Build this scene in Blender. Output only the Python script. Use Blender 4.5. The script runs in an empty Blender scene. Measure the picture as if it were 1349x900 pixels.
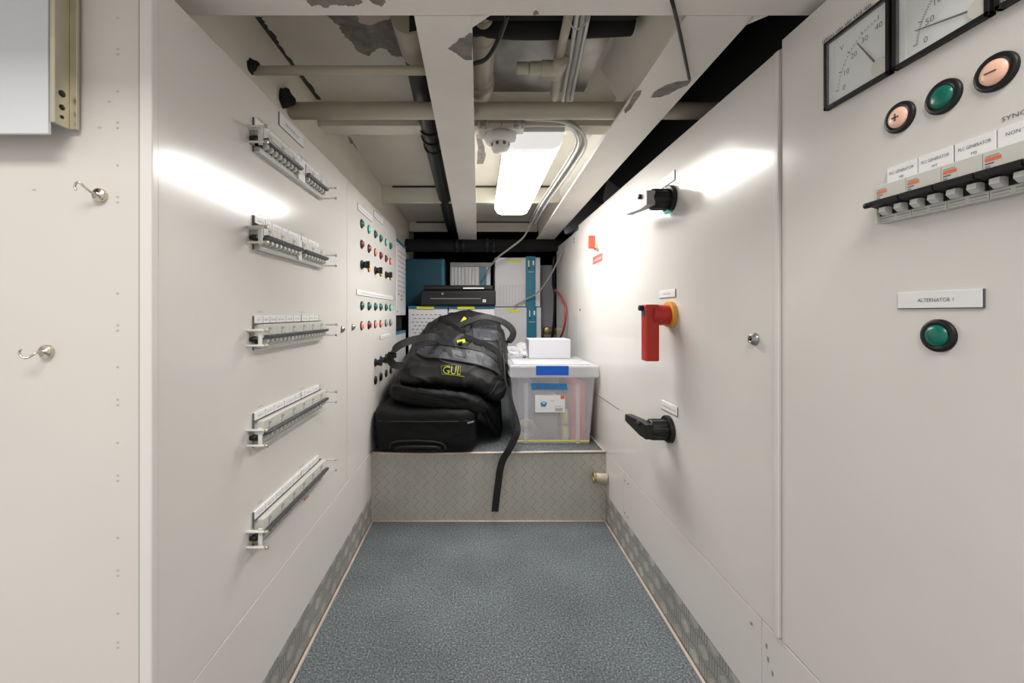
import bpy, bmesh, math, random
from mathutils import Vector, Matrix, noise
from mathutils.bvhtree import BVHTree
random.seed(7)
D = bpy.data
COL = bpy.context.scene.collection
PI = math.pi
# ------------------------------------------------------------------ layout (metres)
CAMZ = .81          # camera height above the carpet
WR = .5             # right cabinet faces
WL = -.413          # left cabinet faces
NY = .545           # plane of the near left wall (faces the camera)
SY = 1.655          # front of the step
SZ = .27            # top of the step
BZ = 1.27           # underside of the ceiling beams
CZ = 1.41           # ceiling plate
F, PX, PY = 560., 629., 413.
def at(px, py, Y): return Vector(((px-PX)*Y/F, Y, CAMZ-(py-PY)*Y/F))

# ------------------------------------------------------------------ materials
def mat(name, col, rough=.5, metal=0., var=0., vscale=8., bump=0., bscale=60., emit=None, alpha=1., spec=.5, coat=0., trans=0., ecol=None):
    m = D.materials.new(name); m.use_nodes = True
    nt = m.node_tree; b = nt.nodes['Principled BSDF']
    c = (*col, 1)
    b.inputs['Base Color'].default_value = c
    b.inputs['Roughness'].default_value = rough
    b.inputs['Metallic'].default_value = metal
    b.inputs['Alpha'].default_value = alpha
    b.inputs['Specular IOR Level'].default_value = spec
    b.inputs['Coat Weight'].default_value = coat
    b.inputs['Transmission Weight'].default_value = trans
    if emit:
        b.inputs['Emission Color'].default_value = (*(ecol or col), 1); b.inputs['Emission Strength'].default_value = emit
    tc = nt.nodes.new('ShaderNodeTexCoord')
    n = nt.nodes.new('ShaderNodeTexNoise'); n.inputs['Scale'].default_value = vscale; n.inputs['Detail'].default_value = 4
    nt.links.new(tc.outputs['Object'], n.inputs['Vector'])
    mr = nt.nodes.new('ShaderNodeMapRange')
    mr.inputs['From Min'].default_value = .3; mr.inputs['From Max'].default_value = .7
    mr.inputs['To Min'].default_value = 1-var; mr.inputs['To Max'].default_value = 1+var*.6
    nt.links.new(n.outputs['Fac'], mr.inputs['Value'])
    mx = nt.nodes.new('ShaderNodeVectorMath'); mx.operation = 'SCALE'; mx.inputs[0].default_value = col
    nt.links.new(mr.outputs['Result'], mx.inputs['Scale']); nt.links.new(mx.outputs['Vector'], b.inputs['Base Color'])
    if bump:
        n2 = nt.nodes.new('ShaderNodeTexNoise'); n2.inputs['Scale'].default_value = bscale; n2.inputs['Detail'].default_value = 3
        nt.links.new(tc.outputs['Object'], n2.inputs['Vector'])
        bp = nt.nodes.new('ShaderNodeBump'); bp.inputs['Strength'].default_value = bump; bp.inputs['Distance'].default_value = .002
        nt.links.new(n2.outputs['Fac'], bp.inputs['Height']); nt.links.new(bp.outputs['Normal'], b.inputs['Normal'])
    return m

M = {}
M['paint'] = mat('cream_enamel', (.72,.69,.655), .17, var=.035, vscale=3, bump=.10, bscale=7)
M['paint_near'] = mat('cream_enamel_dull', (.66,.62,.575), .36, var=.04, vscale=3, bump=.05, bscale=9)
M['paint_ceiling'] = mat('beam_paint', (.76,.725,.67), .42, var=.07, vscale=5, bump=.15, bscale=40)
M['plate_paint'] = mat('ceiling_plate_paint', (.70,.665,.58), .5, var=.10, vscale=4, bump=.2, bscale=25)
M['pipe_paint'] = mat('pipe_paint', (.46,.42,.33), .38, var=.1, vscale=9)
M['primer'] = mat('bare_primer_grey', (.22,.20,.18), .7, var=.35, vscale=45)
M['primer_dark'] = mat('dark_stain', (.05,.045,.04), .8, var=.4, vscale=40)
M['black'] = mat('black_plastic', (.009,.009,.010), .42, spec=.35)
M['void'] = mat('black_lagging', (.006,.006,.006), .9, bump=.3, bscale=30)
M['rubber'] = mat('black_rubber_hose', (.010,.010,.011), .42, var=.2)
M['seam'] = mat('seam_shadow', (.07,.065,.055), .8)
M['bead'] = mat('cream_sealant', (.62,.52,.45), .55, var=.12, vscale=14)
M['white_plastic'] = mat('white_plastic', (.72,.71,.68), .4)
M['breaker'] = mat('breaker_grey', (.60,.595,.55), .42)
M['nose'] = mat('breaker_nose_grey', (.62,.62,.59), .35)
M['strip'] = mat('label_strip_white', (.80,.80,.80), .35)
M['ink'] = mat('ink_grey', (.09,.09,.10), .7)
M['ink_soft'] = mat('ink_soft', (.28,.28,.29), .7)
M['orange'] = mat('orange_mark', (.72,.16,.05), .5)
M['chrome'] = mat('nickel', (.62,.57,.48), .25, metal=1)
M['lock_steel'] = mat('lock_steel', (.34,.34,.33), .35, metal=.8)
M['zinc'] = mat('zinc_steel', (.62,.58,.46), .36, metal=.85, var=.12, vscale=20)
M['steel'] = mat('galvanised_foil', (.40,.38,.35), .34, metal=.9, var=.4, vscale=7, bump=.25, bscale=40)
M['red'] = mat('red_plastic', (.50,.022,.012), .38)
M['redkey'] = mat('red_key', (.75,.10,.05), .4)
M['redlabel'] = mat('red_label', (.62,.12,.10), .5)
M['yellow'] = mat('yellow_plastic', (.80,.40,.05), .42)
M['lime'] = mat('lime_yellow', (.72,.76,.02), .45)
M['lensgreen'] = mat('green_lens', (.0,.12,.085), .3, emit=.12)
M['lensgreen_lit'] = mat('green_lens_lit', (.10,.45,.35), .3, emit=.5)
M['lensred'] = mat('red_lens', (.22,.012,.03), .3)
M['lensred_lit'] = mat('red_lens_lit', (.80,.22,.16), .3, emit=.3)
M['lensgrey'] = mat('grey_lens', (.30,.33,.31), .3)
M['lenspink'] = mat('salmon_lens', (.78,.47,.34), .35, emit=.16)
M['lensamber'] = mat('amber_lens', (.80,.50,.15), .3, emit=.2)
M['teal'] = mat('teal_paint', (.0,.165,.25), .38, var=.06)
M['teal_dark'] = mat('teal_dark', (.0,.055,.09), .45, var=.06)
M['device_white'] = mat('device_white', (.68,.67,.69), .4, var=.03)
M['device_grey'] = mat('device_grey', (.30,.29,.29), .5, var=.05)
M['board_grey'] = mat('board_grey', (.34,.33,.35), .6, var=.05)
M['bag'] = mat('charcoal_nylon', (.013,.013,.0135), .6, var=.3, vscale=14, bump=.6, bscale=26, spec=.28)
M['bag_dark'] = mat('black_nylon', (.0045,.0045,.005), .62, var=.25, vscale=14, bump=.5, bscale=24, spec=.22)
M['bag_slate'] = mat('slate_nylon', (.028,.030,.037), .55, var=.2, vscale=14, bump=.3, bscale=22)
M['webbing'] = mat('black_webbing', (.008,.008,.008), .7, bump=.3, bscale=300)
M['logo'] = mat('logo_yellow', (.36,.38,.02), .55)
M['bin'] = mat('clear_tub_plastic', (.90,.90,.93), .2, alpha=.27)
M['lid'] = mat('milky_lid_plastic', (.76,.76,.79), .28, alpha=.46)
M['clear'] = mat('clear_acrylic', (.85,.86,.85), .06, alpha=.05)
M['glass'] = mat('meter_glass', (.8,.82,.82), .04, alpha=.10)
M['bluetape'] = mat('blue_tape', (.0,.085,.50), .5, var=.05)
M['bluetape2'] = mat('blue_tape_light', (.02,.21,.52), .5, var=.05)
M['carton'] = mat('white_card', (.54,.54,.575), .55, var=.03)
M['folder'] = mat('red_folder', (.62,.05,.08), .5)
M['bluegrey'] = mat('blue_grey_box', (.16,.20,.30), .5)
M['greybox'] = mat('grey_box', (.32,.30,.29), .5, var=.2, vscale=20)
M['tan'] = mat('tan_roll', (.45,.40,.30), .55)
M['tapeyellow'] = mat('yellow_roll', (.75,.68,.15), .45)
M['cable_grey'] = mat('grey_cable', (.36,.35,.33), .42)
M['cable_light'] = mat('light_cable', (.55,.55,.53), .3)
M['cable_red'] = mat('red_cable', (.34,.03,.03), .42)
M['brass'] = mat('brass_fitting', (.42,.33,.16), .4, metal=.7, var=.3, vscale=40)
M['dial'] = mat('dial_white', (.76,.77,.76), .45)
M['pivot'] = mat('pivot_beige', (.62,.60,.50), .45)
M['board_white'] = mat('board_bluish_white', (.62,.635,.66), .3, var=.05, vscale=3)
M['spot'] = mat('spot_mark', (.50,.465,.42), .5)
M['groove'] = mat('groove_olive', (.27,.26,.20), .6)
M['diffuser'] = mat('lamp_diffuser', (.95,.95,.92), .3, emit=34, ecol=(1.,.985,.955))
M['diffuser_side'] = mat('lamp_diffuser_side', (.95,.95,.92), .3, emit=6, ecol=(1.,.985,.955))
M['diffuser_end'] = mat('lamp_diffuser_end', (.9,.9,.9), .25, emit=.55, ecol=(1.,.985,.95))

def nodes_mat(name):
    m = D.materials.new(name); m.use_nodes = True
    return m, m.node_tree, m.node_tree.nodes['Principled BSDF']
def carpet():
    m, nt, b = nodes_mat('blue_grey_carpet')
    N, L = nt.nodes, nt.links
    tc = N.new('ShaderNodeTexCoord')
    n = N.new('ShaderNodeTexNoise'); n.inputs['Scale'].default_value = 210; n.inputs['Detail'].default_value = 3; n.inputs['Roughness'].default_value = .7
    L.new(tc.outputs['Object'], n.inputs['Vector'])
    r = N.new('ShaderNodeValToRGB'); e = r.color_ramp.elements
    e[0].position = .30; e[0].color = (.035,.042,.048,1)
    e[1].position = .69; e[1].color = (.36,.36,.37,1)
    x = e.new(.46); x.color = (.105,.122,.135,1)
    x = e.new(.56); x.color = (.165,.185,.195,1)
    L.new(n.outputs['Fac'], r.inputs['Fac'])
    n2 = N.new('ShaderNodeTexNoise'); n2.inputs['Scale'].default_value = 3.2; n2.inputs['Detail'].default_value = 3
    L.new(tc.outputs['Object'], n2.inputs['Vector'])
    mr = N.new('ShaderNodeMapRange'); mr.inputs['From Min'].default_value = .35; mr.inputs['From Max'].default_value = .65
    mr.inputs['To Min'].default_value = .8; mr.inputs['To Max'].default_value = 1.08
    L.new(n2.outputs['Fac'], mr.inputs['Value'])
    s = N.new('ShaderNodeVectorMath'); s.operation = 'SCALE'
    L.new(r.outputs['Color'], s.inputs[0]); L.new(mr.outputs['Result'], s.inputs['Scale'])
    L.new(s.outputs['Vector'], b.inputs['Base Color'])
    b.inputs['Roughness'].default_value = .85; b.inputs['Specular IOR Level'].default_value = .25
    bp = N.new('ShaderNodeBump'); bp.inputs['Strength'].default_value = .5; bp.inputs['Distance'].default_value = .002
    L.new(n.outputs['Fac'], bp.inputs['Height']); L.new(bp.outputs['Normal'], b.inputs['Normal'])
    return m
M['carpet'] = carpet()
def tread(name, axes, cell, nbar, rot=0., light=(.40,.38,.34), dark=(.20,.19,.165), solid=False, lim=.40):
    """five-bar tread plate: alternate cells hold bars running one way and the other"""
    m, nt, b = nodes_mat(name); N, L = nt.nodes, nt.links
    tc = N.new('ShaderNodeTexCoord'); sp = N.new('ShaderNodeSeparateXYZ'); L.new(tc.outputs['Object'], sp.inputs[0])
    def math_(op, a, bb=None):
        q = N.new('ShaderNodeMath'); q.operation = op
        for i, v in enumerate((a, bb)):
            if v is None: continue
            if isinstance(v, (int, float)): q.inputs[i].default_value = v
            else: L.new(v, q.inputs[i])
        return q.outputs[0]
    a0, b0 = sp.outputs[axes[0]], sp.outputs[axes[1]]
    ca, sa = math.cos(rot)/cell, math.sin(rot)/cell
    a = math_('ADD', math_('MULTIPLY', a0, ca), math_('MULTIPLY', b0, sa))
    c = math_('SUBTRACT', math_('MULTIPLY', b0, ca), math_('MULTIPLY', a0, sa))
    chk = math_('FLOORED_MODULO', math_('ADD', math_('FLOOR', a), math_('FLOOR', c)), 2.)
    fa, fc = math_('FRACT', a), math_('FRACT', c)
    def bars(u, v):   # bars repeat along u, are bounded in v
        s = math_('SINE', math_('MULTIPLY', u, 2*PI*nbar))
        s = math_('GREATER_THAN', s, -.1)
        inside = math_('LESS_THAN', math_('ABSOLUTE', math_('SUBTRACT', v, .5)), lim)
        return math_('MULTIPLY', s, inside)
    p0, p1 = bars(fa, fc), bars(fc, fa)
    if solid:      # long smooth lozenge alternating with a block of short upright bars
        lz = math_('LESS_THAN', math_('ADD', math_('ABSOLUTE', math_('SUBTRACT', fa, .5)), math_('MULTIPLY', math_('ABSOLUTE', math_('SUBTRACT', fc, .5)), 1.5)), .56)
        p1 = math_('ADD', math_('MULTIPLY', lz, .45), .42)
        p0 = math_('ADD', math_('MULTIPLY', p0, .62), .05)
    inv = math_('SUBTRACT', 1., chk)
    h = math_('ADD', math_('MULTIPLY', p0, chk), math_('MULTIPLY', p1, inv))
    mx = N.new('ShaderNodeMix'); mx.data_type = 'RGBA'
    mx.inputs[6].default_value = (*dark, 1); mx.inputs[7].default_value = (*light, 1)
    n = N.new('ShaderNodeTexNoise'); n.inputs['Scale'].default_value = 11; n.inputs['Detail'].default_value = 4
    L.new(tc.outputs['Object'], n.inputs['Vector'])
    wear = math_('MULTIPLY', h, math_('ADD', math_('MULTIPLY', n.outputs['Fac'], 1.6), .05))
    L.new(wear, mx.inputs[0]); L.new(mx.outputs[2], b.inputs['Base Color'])
    b.inputs['Metallic'].default_value = .35; b.inputs['Roughness'].default_value = .42
    bp = N.new('ShaderNodeBump'); bp.inputs['Strength'].default_value = .5; bp.inputs['Distance'].default_value = .0015
    L.new(h, bp.inputs['Height']); L.new(bp.outputs['Normal'], b.inputs['Normal'])
    return m
M['tread_side'] = tread('tread_plate_side', (1, 2), .040, 4, light=(.66,.65,.60), dark=(.26,.255,.23), solid=True)
M['tread_step'] = tread('tread_plate_step', (0, 2), .027, 4, PI/4, light=(.62,.605,.55), dark=(.41,.395,.345), lim=.42)

# ------------------------------------------------------------------ mesh building
class MB:
    def __init__(s): s.bm = bmesh.new(); s.mats = []
    def mi(s, m):
        if m not in s.mats: s.mats.append(m)
        return s.mats.index(m)
    def poly(s, pts, m, smooth=False):
        f = s.bm.faces.new([s.bm.verts.new(p) for p in pts]); f.material_index = s.mi(m); f.smooth = smooth; return f
    def box(s, lo, hi, m, bevel=0., X=None):
        b = bmesh.new(); bmesh.ops.create_cube(b, size=1)
        lo, hi = Vector(lo), Vector(hi)
        for v in b.verts: v.co = Vector([(lo[i]+hi[i])/2 + v.co[i]*abs(hi[i]-lo[i]) for i in range(3)])
        if bevel: bmesh.ops.bevel(b, geom=b.edges[:], offset=bevel, segments=2, affect='EDGES', profile=.5)
        s.merge(b, m, X); return s
    def merge(s, b, m, X=None, smooth=False):
        i = s.mi(m); vm = {}
        for v in b.verts: vm[v] = s.bm.verts.new(X @ v.co if X else v.co)
        for f in b.faces:
            try: g = s.bm.faces.new([vm[v] for v in f.verts])
            except ValueError: continue
            g.material_index = i; g.smooth = smooth or f.smooth
        b.free()
    def prism(s, prof, z0, z1, m, X=None, bevel=0.):
        """polygon in local xy swept from z0 to z1"""
        b = bmesh.new()
        lo = [b.verts.new((p[0], p[1], z0)) for p in prof]; hi = [b.verts.new((p[0], p[1], z1)) for p in prof]
        n = len(prof)
        b.faces.new(list(reversed(lo))); b.faces.new(hi)
        for i in range(n): b.faces.new((lo[i], lo[(i+1)%n], hi[(i+1)%n], hi[i]))
        if bevel: bmesh.ops.bevel(b, geom=b.edges[:], offset=bevel, segments=2, affect='EDGES', profile=.5)
        s.merge(b, m, X); return s
    def lathe(s, prof, m, X=None, n=28, ax=None):
        """prof: list of (r, z) about local z"""
        b = bmesh.new(); rings = []
        for r, z in prof:
            rings.append([b.verts.new((0, 0, z))] if r < 1e-6 else [b.verts.new((r*math.cos(2*PI*k/n), r*math.sin(2*PI*k/n), z)) for k in range(n)])
        for A, B in zip(rings, rings[1:]):
            for k in range(n):
                k2 = (k+1) % n
                q = [A[k % len(A)], A[k2 % len(A)], B[k2 % len(B)], B[k % len(B)]]
                q = [v for i, v in enumerate(q) if v not in q[:i]]
                if len(q) >= 3:
                    f = b.faces.new(q); f.smooth = True
        s.merge(b, m, X); return s
    def cyl(s, p0, p1, r, m, n=20, r1=None, X=None):
        p0, p1 = Vector(p0), Vector(p1); d = p1-p0
        Q = Matrix.Translation(p0) @ d.to_track_quat('Z', 'Y').to_matrix().to_4x4()
        r1 = r if r1 is None else r1; h = d.length; e = min(r, r1, h)*.12
        return s.lathe([(0,0),(r-e,0),(r,e),(r1,h-e),(r1-e,h),(0,h)], m, (X @ Q) if X else Q, n)
    def tube(s, path, r, m, n=10, smooth=True, X=None, sub=6):
        P = spline(path, sub) if smooth and len(path) > 2 else [Vector(p) for p in path]
        b = bmesh.new(); prev = None; up = Vector((0,0,1)); rings = []
        for i, p in enumerate(P):
            t = (P[min(i+1, len(P)-1)]-P[max(i-1, 0)]).normalized()
            if prev is None:
                a = up if abs(t.dot(up)) < .9 else Vector((1,0,0)); prev = a
            u = (prev - t*prev.dot(t)).normalized(); w = t.cross(u); prev = u
            rr = r(i/(len(P)-1)) if callable(r) else r
            rings.append([b.verts.new(p + u*rr*math.cos(2*PI*k/n) + w*rr*math.sin(2*PI*k/n)) for k in range(n)])
        for A, B in zip(rings, rings[1:]):
            for k in range(n):
                f = b.faces.new((A[k], A[(k+1)%n], B[(k+1)%n], B[k])); f.smooth = True
        b.faces.new(list(reversed(rings[0]))); b.faces.new(rings[-1])
        s.merge(b, m, X); return s
    def ribbon(s, path, wdir, w, t, m, sub=6, X=None):
        """flat strap along a path: wdir is its width direction (one vector or one per path point)"""
        P = spline(path, sub)
        if isinstance(wdir, (list,)) and hasattr(wdir[0], '__len__'): W = spline(wdir, sub)
        else: W = [Vector(wdir)]*len(P)
        b = bmesh.new(); rings = []
        for i, p in enumerate(P):
            tt = (P[min(i+1, len(P)-1)]-P[max(i-1, 0)]).normalized()
            ww = W[i]; ww = (ww - tt*ww.dot(tt)).normalized(); nn = tt.cross(ww)
            rings.append([b.verts.new(p + ww*w/2*a + nn*t/2*c) for a, c in ((-1,-1),(1,-1),(1,1),(-1,1))])
        for A, B in zip(rings, rings[1:]):
            for k in range(4): b.faces.new((A[k], A[(k+1)%4], B[(k+1)%4], B[k]))
        b.faces.new(list(reversed(rings[0]))); b.faces.new(rings[-1])
        s.merge(b, m, X); return s
    def text(s, body, size, X, m, w=None, ext=.0003):
        for vs, fs in [text_geo(body)]:
            if not vs: return s
            xs = [v[0] for v in vs]; cx = (min(xs)+max(xs))/2; sx = size
            if w: sx = w/(max(xs)-min(xs))
            i = s.mi(m)
            V = [s.bm.verts.new(X @ Vector(((v[0]-cx)*sx, (v[1]-.35)*size, ext))) for v in vs]
            for f in fs:
                try: g = s.bm.faces.new([V[k] for k in f]); g.material_index = i
                except ValueError: pass
        return s
    def scribble(s, x0, x1, y, h, X, m, seed=0, z=.0004):
        """a line of print too small to read: short upright strokes in word groups"""
        rnd = random.Random(seed); x = x0
        while x < x1:
            n = rnd.randint(3, 7)
            for k in range(n):
                if x > x1: break
                w = h*rnd.uniform(.25, .5); hh = h*rnd.choice((.7, .85, 1))
                s.poly([X @ Vector(q) for q in ((x,y-h/2,z),(x+w,y-h/2,z),(x+w,y-h/2+hh*.3,z),(x+w*.4,y-h/2+hh*.35,z),(x+w*.4,y-h/2+hh,z),(x,y-h/2+hh,z))], m)
                x += w*1.5
            x += h*.6
        return s
    def build(s, name, parent=None, smooth=False):
        bmesh.ops.recalc_face_normals(s.bm, faces=s.bm.faces[:]) if not getattr(s, 'keep', False) else None
        me = D.meshes.new(name); s.bm.to_mesh(me); s.bm.free()
        for m in s.mats: me.materials.append(M[m] if isinstance(m, str) else m)
        if smooth:
            for p in me.polygons: p.use_smooth = True
        return link(name, me, parent)
def link(name, me, parent=None):
    o = D.objects.new(name, me); COL.objects.link(o)
    if parent: o.parent = parent
    return o
_tc = {}
def text_geo(body):
    if body in _tc: return _tc[body]
    cu = D.curves.new('t', 'FONT'); cu.body = body; cu.size = 1; cu.resolution_u = 2
    o = D.objects.new('t', cu); COL.objects.link(o)
    dg = bpy.context.evaluated_depsgraph_get(); me = D.meshes.new_from_object(o.evaluated_get(dg))
    r = ([tuple(v.co) for v in me.vertices], [list(p.vertices) for p in me.polygons])
    D.objects.remove(o); D.meshes.remove(me); D.curves.remove(cu)
    _tc[body] = r; return r
def spline(P, sub=6):
    P = [Vector(p) for p in P]; out = []
    for i in range(len(P)-1):
        p0, p1, p2, p3 = P[max(i-1,0)], P[i], P[i+1], P[min(i+2,len(P)-1)]
        for k in range(sub):
            t = k/sub
            out.append(.5*((2*p1)+(p2-p0)*t+(2*p0-5*p1+4*p2-p3)*t*t+(3*p1-p0-3*p2+p3)*t**3))
    out.append(P[-1]); return out
def frame(which, x, y, z):
    """local x = reading direction, local y = up, local z = out of the surface"""
    c = {'R': ((0,-1,0),(0,0,1),(-1,0,0)), 'L': ((0,1,0),(0,0,1),(1,0,0)), 'F': ((1,0,0),(0,0,1),(0,-1,0))}[which]
    m = Matrix(((c[0][0],c[1][0],c[2][0],x),(c[0][1],c[1][1],c[2][1],y),(c[0][2],c[1][2],c[2][2],z),(0,0,0,1)))
    return m
I4 = Matrix.Identity(4)
def tag(o, label, cat=None, group=None, kind=None):
    o['label'] = label
    if cat: o['category'] = cat
    if group: o['group'] = group
    if kind: o['kind'] = kind
    return o
def thing(name, label, cat, X=None, group=None):
    o = D.objects.new(name, None); COL.objects.link(o); o.empty_display_size = .05
    o.matrix_world = X if X else I4
    return tag(o, label, cat, group)
def struct(mb, name, label, cat, parent=None):
    return tag(mb.build(name, parent), label, cat, kind='structure')
def wallX(a): return frame('R', WR, a[0], a[1])

# ------------------------------------------------------------------ the shell
b = MB(); b.box((-.6,-1.2,-.05), (.6,SY+.02,0), 'carpet')
struct(b, 'floor', 'blue grey speckled carpet floor of the passage', 'floor')

st = MB()
st.box((WL,SY,0), (WR,SY+.01,SZ-.006), 'tread_step')
st.box((-.8,SY+.01,0), (.8,3.1,SZ-.006), 'seam')
step = struct(st, 'step', 'raised platform with patterned metal front at the end of the passage', 'step')
b = MB(); b.box((-.79,SY+.002,SZ-.006), (.79,3.09,SZ), 'carpet'); b.build('step_carpet', step)
b = MB()
b.tube([(WL+.004,SY-.001,SZ-.003),(-.2,SY-.003,SZ-.006),(0,SY-.002,SZ-.003),(.15,SY-.003,SZ-.001),(.32,SY-.001,SZ+.001),(WR-.003,SY,SZ+.002)], .0045, 'bead')
b.tube([(WR-.004,SY,SZ+.002),(WR-.004,2.2,SZ+.003)], .0035, 'bead', smooth=False)
b.build('edge_bead', step)

def bead(name, path, label, r=.004):
    b = MB(); b.tube(path, r, 'bead', smooth=False); return struct(b, name, label, 'sealant bead')
bead('trim_1', [(WL+.005,-.3,.002),(WL+.005,SY-.004,.002)], 'thin cream sealant line along left edge of the carpet')
bead('trim_2', [(WR-.005,-.3,.002),(WR-.005,SY-.004,.002)], 'thin cream sealant line along right edge of the carpet')
bead('trim_3', [(WL+.005,SY-.003,.002),(WR-.005,SY-.003,.002)], 'thin cream sealant line where carpet meets the step', .0032)

b = MB(); b.box((WL-.02,.58,0), (WL-.0005,SY,.099), 'tread_side')
struct(b, 'baseboard_left', 'patterned metal kick strip along bottom of left cabinets', 'baseboard')
b = MB(); b.box((WR+.0005,-.4,0), (WR+.02,SY,.105), 'tread_side')
struct(b, 'baseboard_right', 'patterned metal kick strip along bottom of right cabinets', 'baseboard')

# near left wall, facing the camera, with its column of spot marks
b = MB(); XE = -.4340
b.box((-1.8,NY,0), (XE,NY+.02,2.0), 'paint_near')
for k, py in enumerate((20,68,117,165,214,263,383,432,480,530,580,630,705,755,805,850)):
    p = at(155, py, NY)
    for dz in (-.0035,.0035):
        b.box((p.x-.0016,NY-.0004,p.z+dz-.0012), (p.x+.0016,NY,p.z+dz+.0012), 'spot', .0003) if dz < 0 or k % 2 else None
for px, py in ((131,168),(144,134),(45,250)):
    p = at(px, py, NY); b.box((p.x-.002,NY-.0004,p.z-.001), (p.x+.002,NY,p.z+.001), 'spot')
struct(b, 'wall_left', 'cream painted wall facing the camera at left edge with two hooks', 'wall')
b = MB(); b.box((-.64,3.08,0), (.75,3.1,1.6), 'void'); b.box((-.76,2.2,0), (-.74,3.1,1.6), 'void'); b.box((.74,2.72,0),(.76,3.1,1.6),'void')
b.box((-.76,3.08,0),(.76,3.1,1.6),'void')
struct(b, 'wall_back', 'dark wall behind the stored equipment', 'wall')

# ceiling: painted plate with bare patches, left upright plate, black sheets standing in for the unlit gap to the right
b = MB()
b.box((-.47,.3,CZ), (.52,3.1,CZ+.02), 'plate_paint')
b.box((.52,-.5,CZ+.06), (1.2,3.1,CZ+.08), 'void'); b.box((.98,-.5,1.0),(1.0,3.1,CZ+.07),'void'); b.box((.52,.3,CZ),(.525,3.1,CZ+.07),'void')
def patch(b, pts, plane, m, side='z', off=.0006, jag=.0):
    """flaked area on a horizontal underside at height plane, outline given through points on it"""
    P = []
    for px, py in pts:
        y = F*(plane-CAMZ)/(PY-py); P.append(Vector(((px-PX)*y/F, y, plane-off)))
    if jag:
        Q = []; rnd = random.Random(len(pts))
        for i in range(len(P)):
            p, q = P[i], P[(i+1) % len(P)]; Q.append(p)
            nseg = 4
            for k in range(1, nseg): Q.append(p.lerp(q, k/nseg)+Vector((rnd.uniform(-jag,jag), rnd.uniform(-jag,jag), 0)))
        P = Q
    b.poly(P, m)
patch(b, [(428,20),(440,30),(447,33),(449,42),(456,50),(462,54),(468,64),(478,71),(485,74),(492,68),(499,63),(508,64),(516,73),(530,75),(540,20)], CZ, 'primer', jag=.003)
patch(b, [(470,20),(475,30),(490,32),(500,28),(520,22),(510,18)], CZ, 'bead', off=.0009, jag=.003)
patch(b, [(335,22),(345,22),(352,33),(364,51),(375,67),(384,78),(392,92),(384,92),(366,67),(350,46),(338,38)], CZ, 'primer_dark', jag=.004)
patch(b, [(386,97),(400,97),(411,112),(423,131),(411,133),(400,118),(388,108)], CZ, 'primer_dark', jag=.004)
patch(b, [(627,176),(634,176),(638,192),(640,205),(636,216),(628,216),(630,196)], CZ, 'primer', jag=.002)
patch(b, [(458,178),(464,184),(473,201),(470,205),(463,193)], CZ, 'primer', jag=.001)
struct(b, 'ceiling', 'cream painted steel ceiling plate with flaked bare patches', 'ceiling')
b = MB(); b.box((-.47,.57,1.0), (-.45,3.0,CZ), 'plate_paint'); b.box((-.45,1.5,CZ-.004),(-.44,2.9,CZ),'plate_paint')
struct(b, 'wall_upper', 'narrow upright ceiling plate above the left cabinets', 'wall')

def flake(b, pts, m='primer', jag=.0016): patch(b, pts, BZ, m, off=.0005, jag=jag)
# beam across the passage, nearest
b = MB()
b.box((-1.0,.30,BZ), (.9,.656,BZ+.008), 'paint_ceiling')
b.box((-1.0,.646,BZ+.008), (.9,.652,CZ), 'paint_ceiling')
b.prism([(-.0,.0),(.03,0),(0,.03)], BZ, BZ+.008, 'paint_ceiling', Matrix.Translation((-.009,.655,0)))
flake(b, [(402,-4),(404,3),(412,8),(420,6),(428,10),(440,6),(452,7),(466,8),(478,3),(470,-4)])
flake(b, [(482,-4),(490,3),(502,9),(509,3),(505,-4)])
flake(b, [(702,19),(706,13),(710,17),(711,19)])
tag(b.build('ceiling_beam'), 'cream beam spanning across the passage nearest the camera', 'beam', kind='structure')
# centre lengthwise beam
def lengthwise(xa0, xa1, xb0, xb1, y0, y1):
    b = MB()
    bot = [(xa0,y0),(xa1,y0),(xb1,y1),(xb0,y1)]
    b.prism(bot, BZ, BZ+.007, 'paint_ceiling')
    return b
b = lengthwise(-.098,-.0085,-.116,-.0045,.657,2.71)
b.prism([(-.058,.657),(-.05,.657),(-.06,2.71),(-.068,2.71)], BZ+.007, CZ, 'paint_ceiling')
flake(b, [(590,64),(597,58),(603,55),(604,50),(612,50),(618,43),(622,43),(622,79),(613,79),(607,75),(601,70)], jag=.001)
tag(b.build('ceiling_beam'), 'cream lengthwise beam down the middle of the ceiling', 'beam', kind='structure')
b = lengthwise(.323,.428,.368,.479,.657,2.71)
b.prism([(0,0),(.022,0),(0,.022)], BZ, BZ+.007, 'paint_ceiling', Matrix.Translation((.427,.657,0)))
X = Matrix(((1,0,0,0),(0,0,1,0),(0,1,0,0),(0,0,0,1)))
b.prism([(.372,BZ+.007),(.380,BZ+.007),(.312,CZ),(.300,CZ)], .657, 1.04, 'plate_paint', X)
b.prism([(.392,BZ+.007),(.400,BZ+.007),(.392,CZ),(.384,CZ)], 1.04, 2.71, 'paint_ceiling', X)
flake(b, [(857,129),(866,118),(880,111),(895,107),(912,105),(905,113),(893,117),(882,124),(868,128)])
flake(b, [(822,145),(830,134),(838,120),(846,118),(840,130),(832,142),(824,150)])
tag(b.build('ceiling_beam'), 'cream lengthwise beam at right side of the ceiling, scraped at its edge', 'beam', kind='structure')
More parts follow.
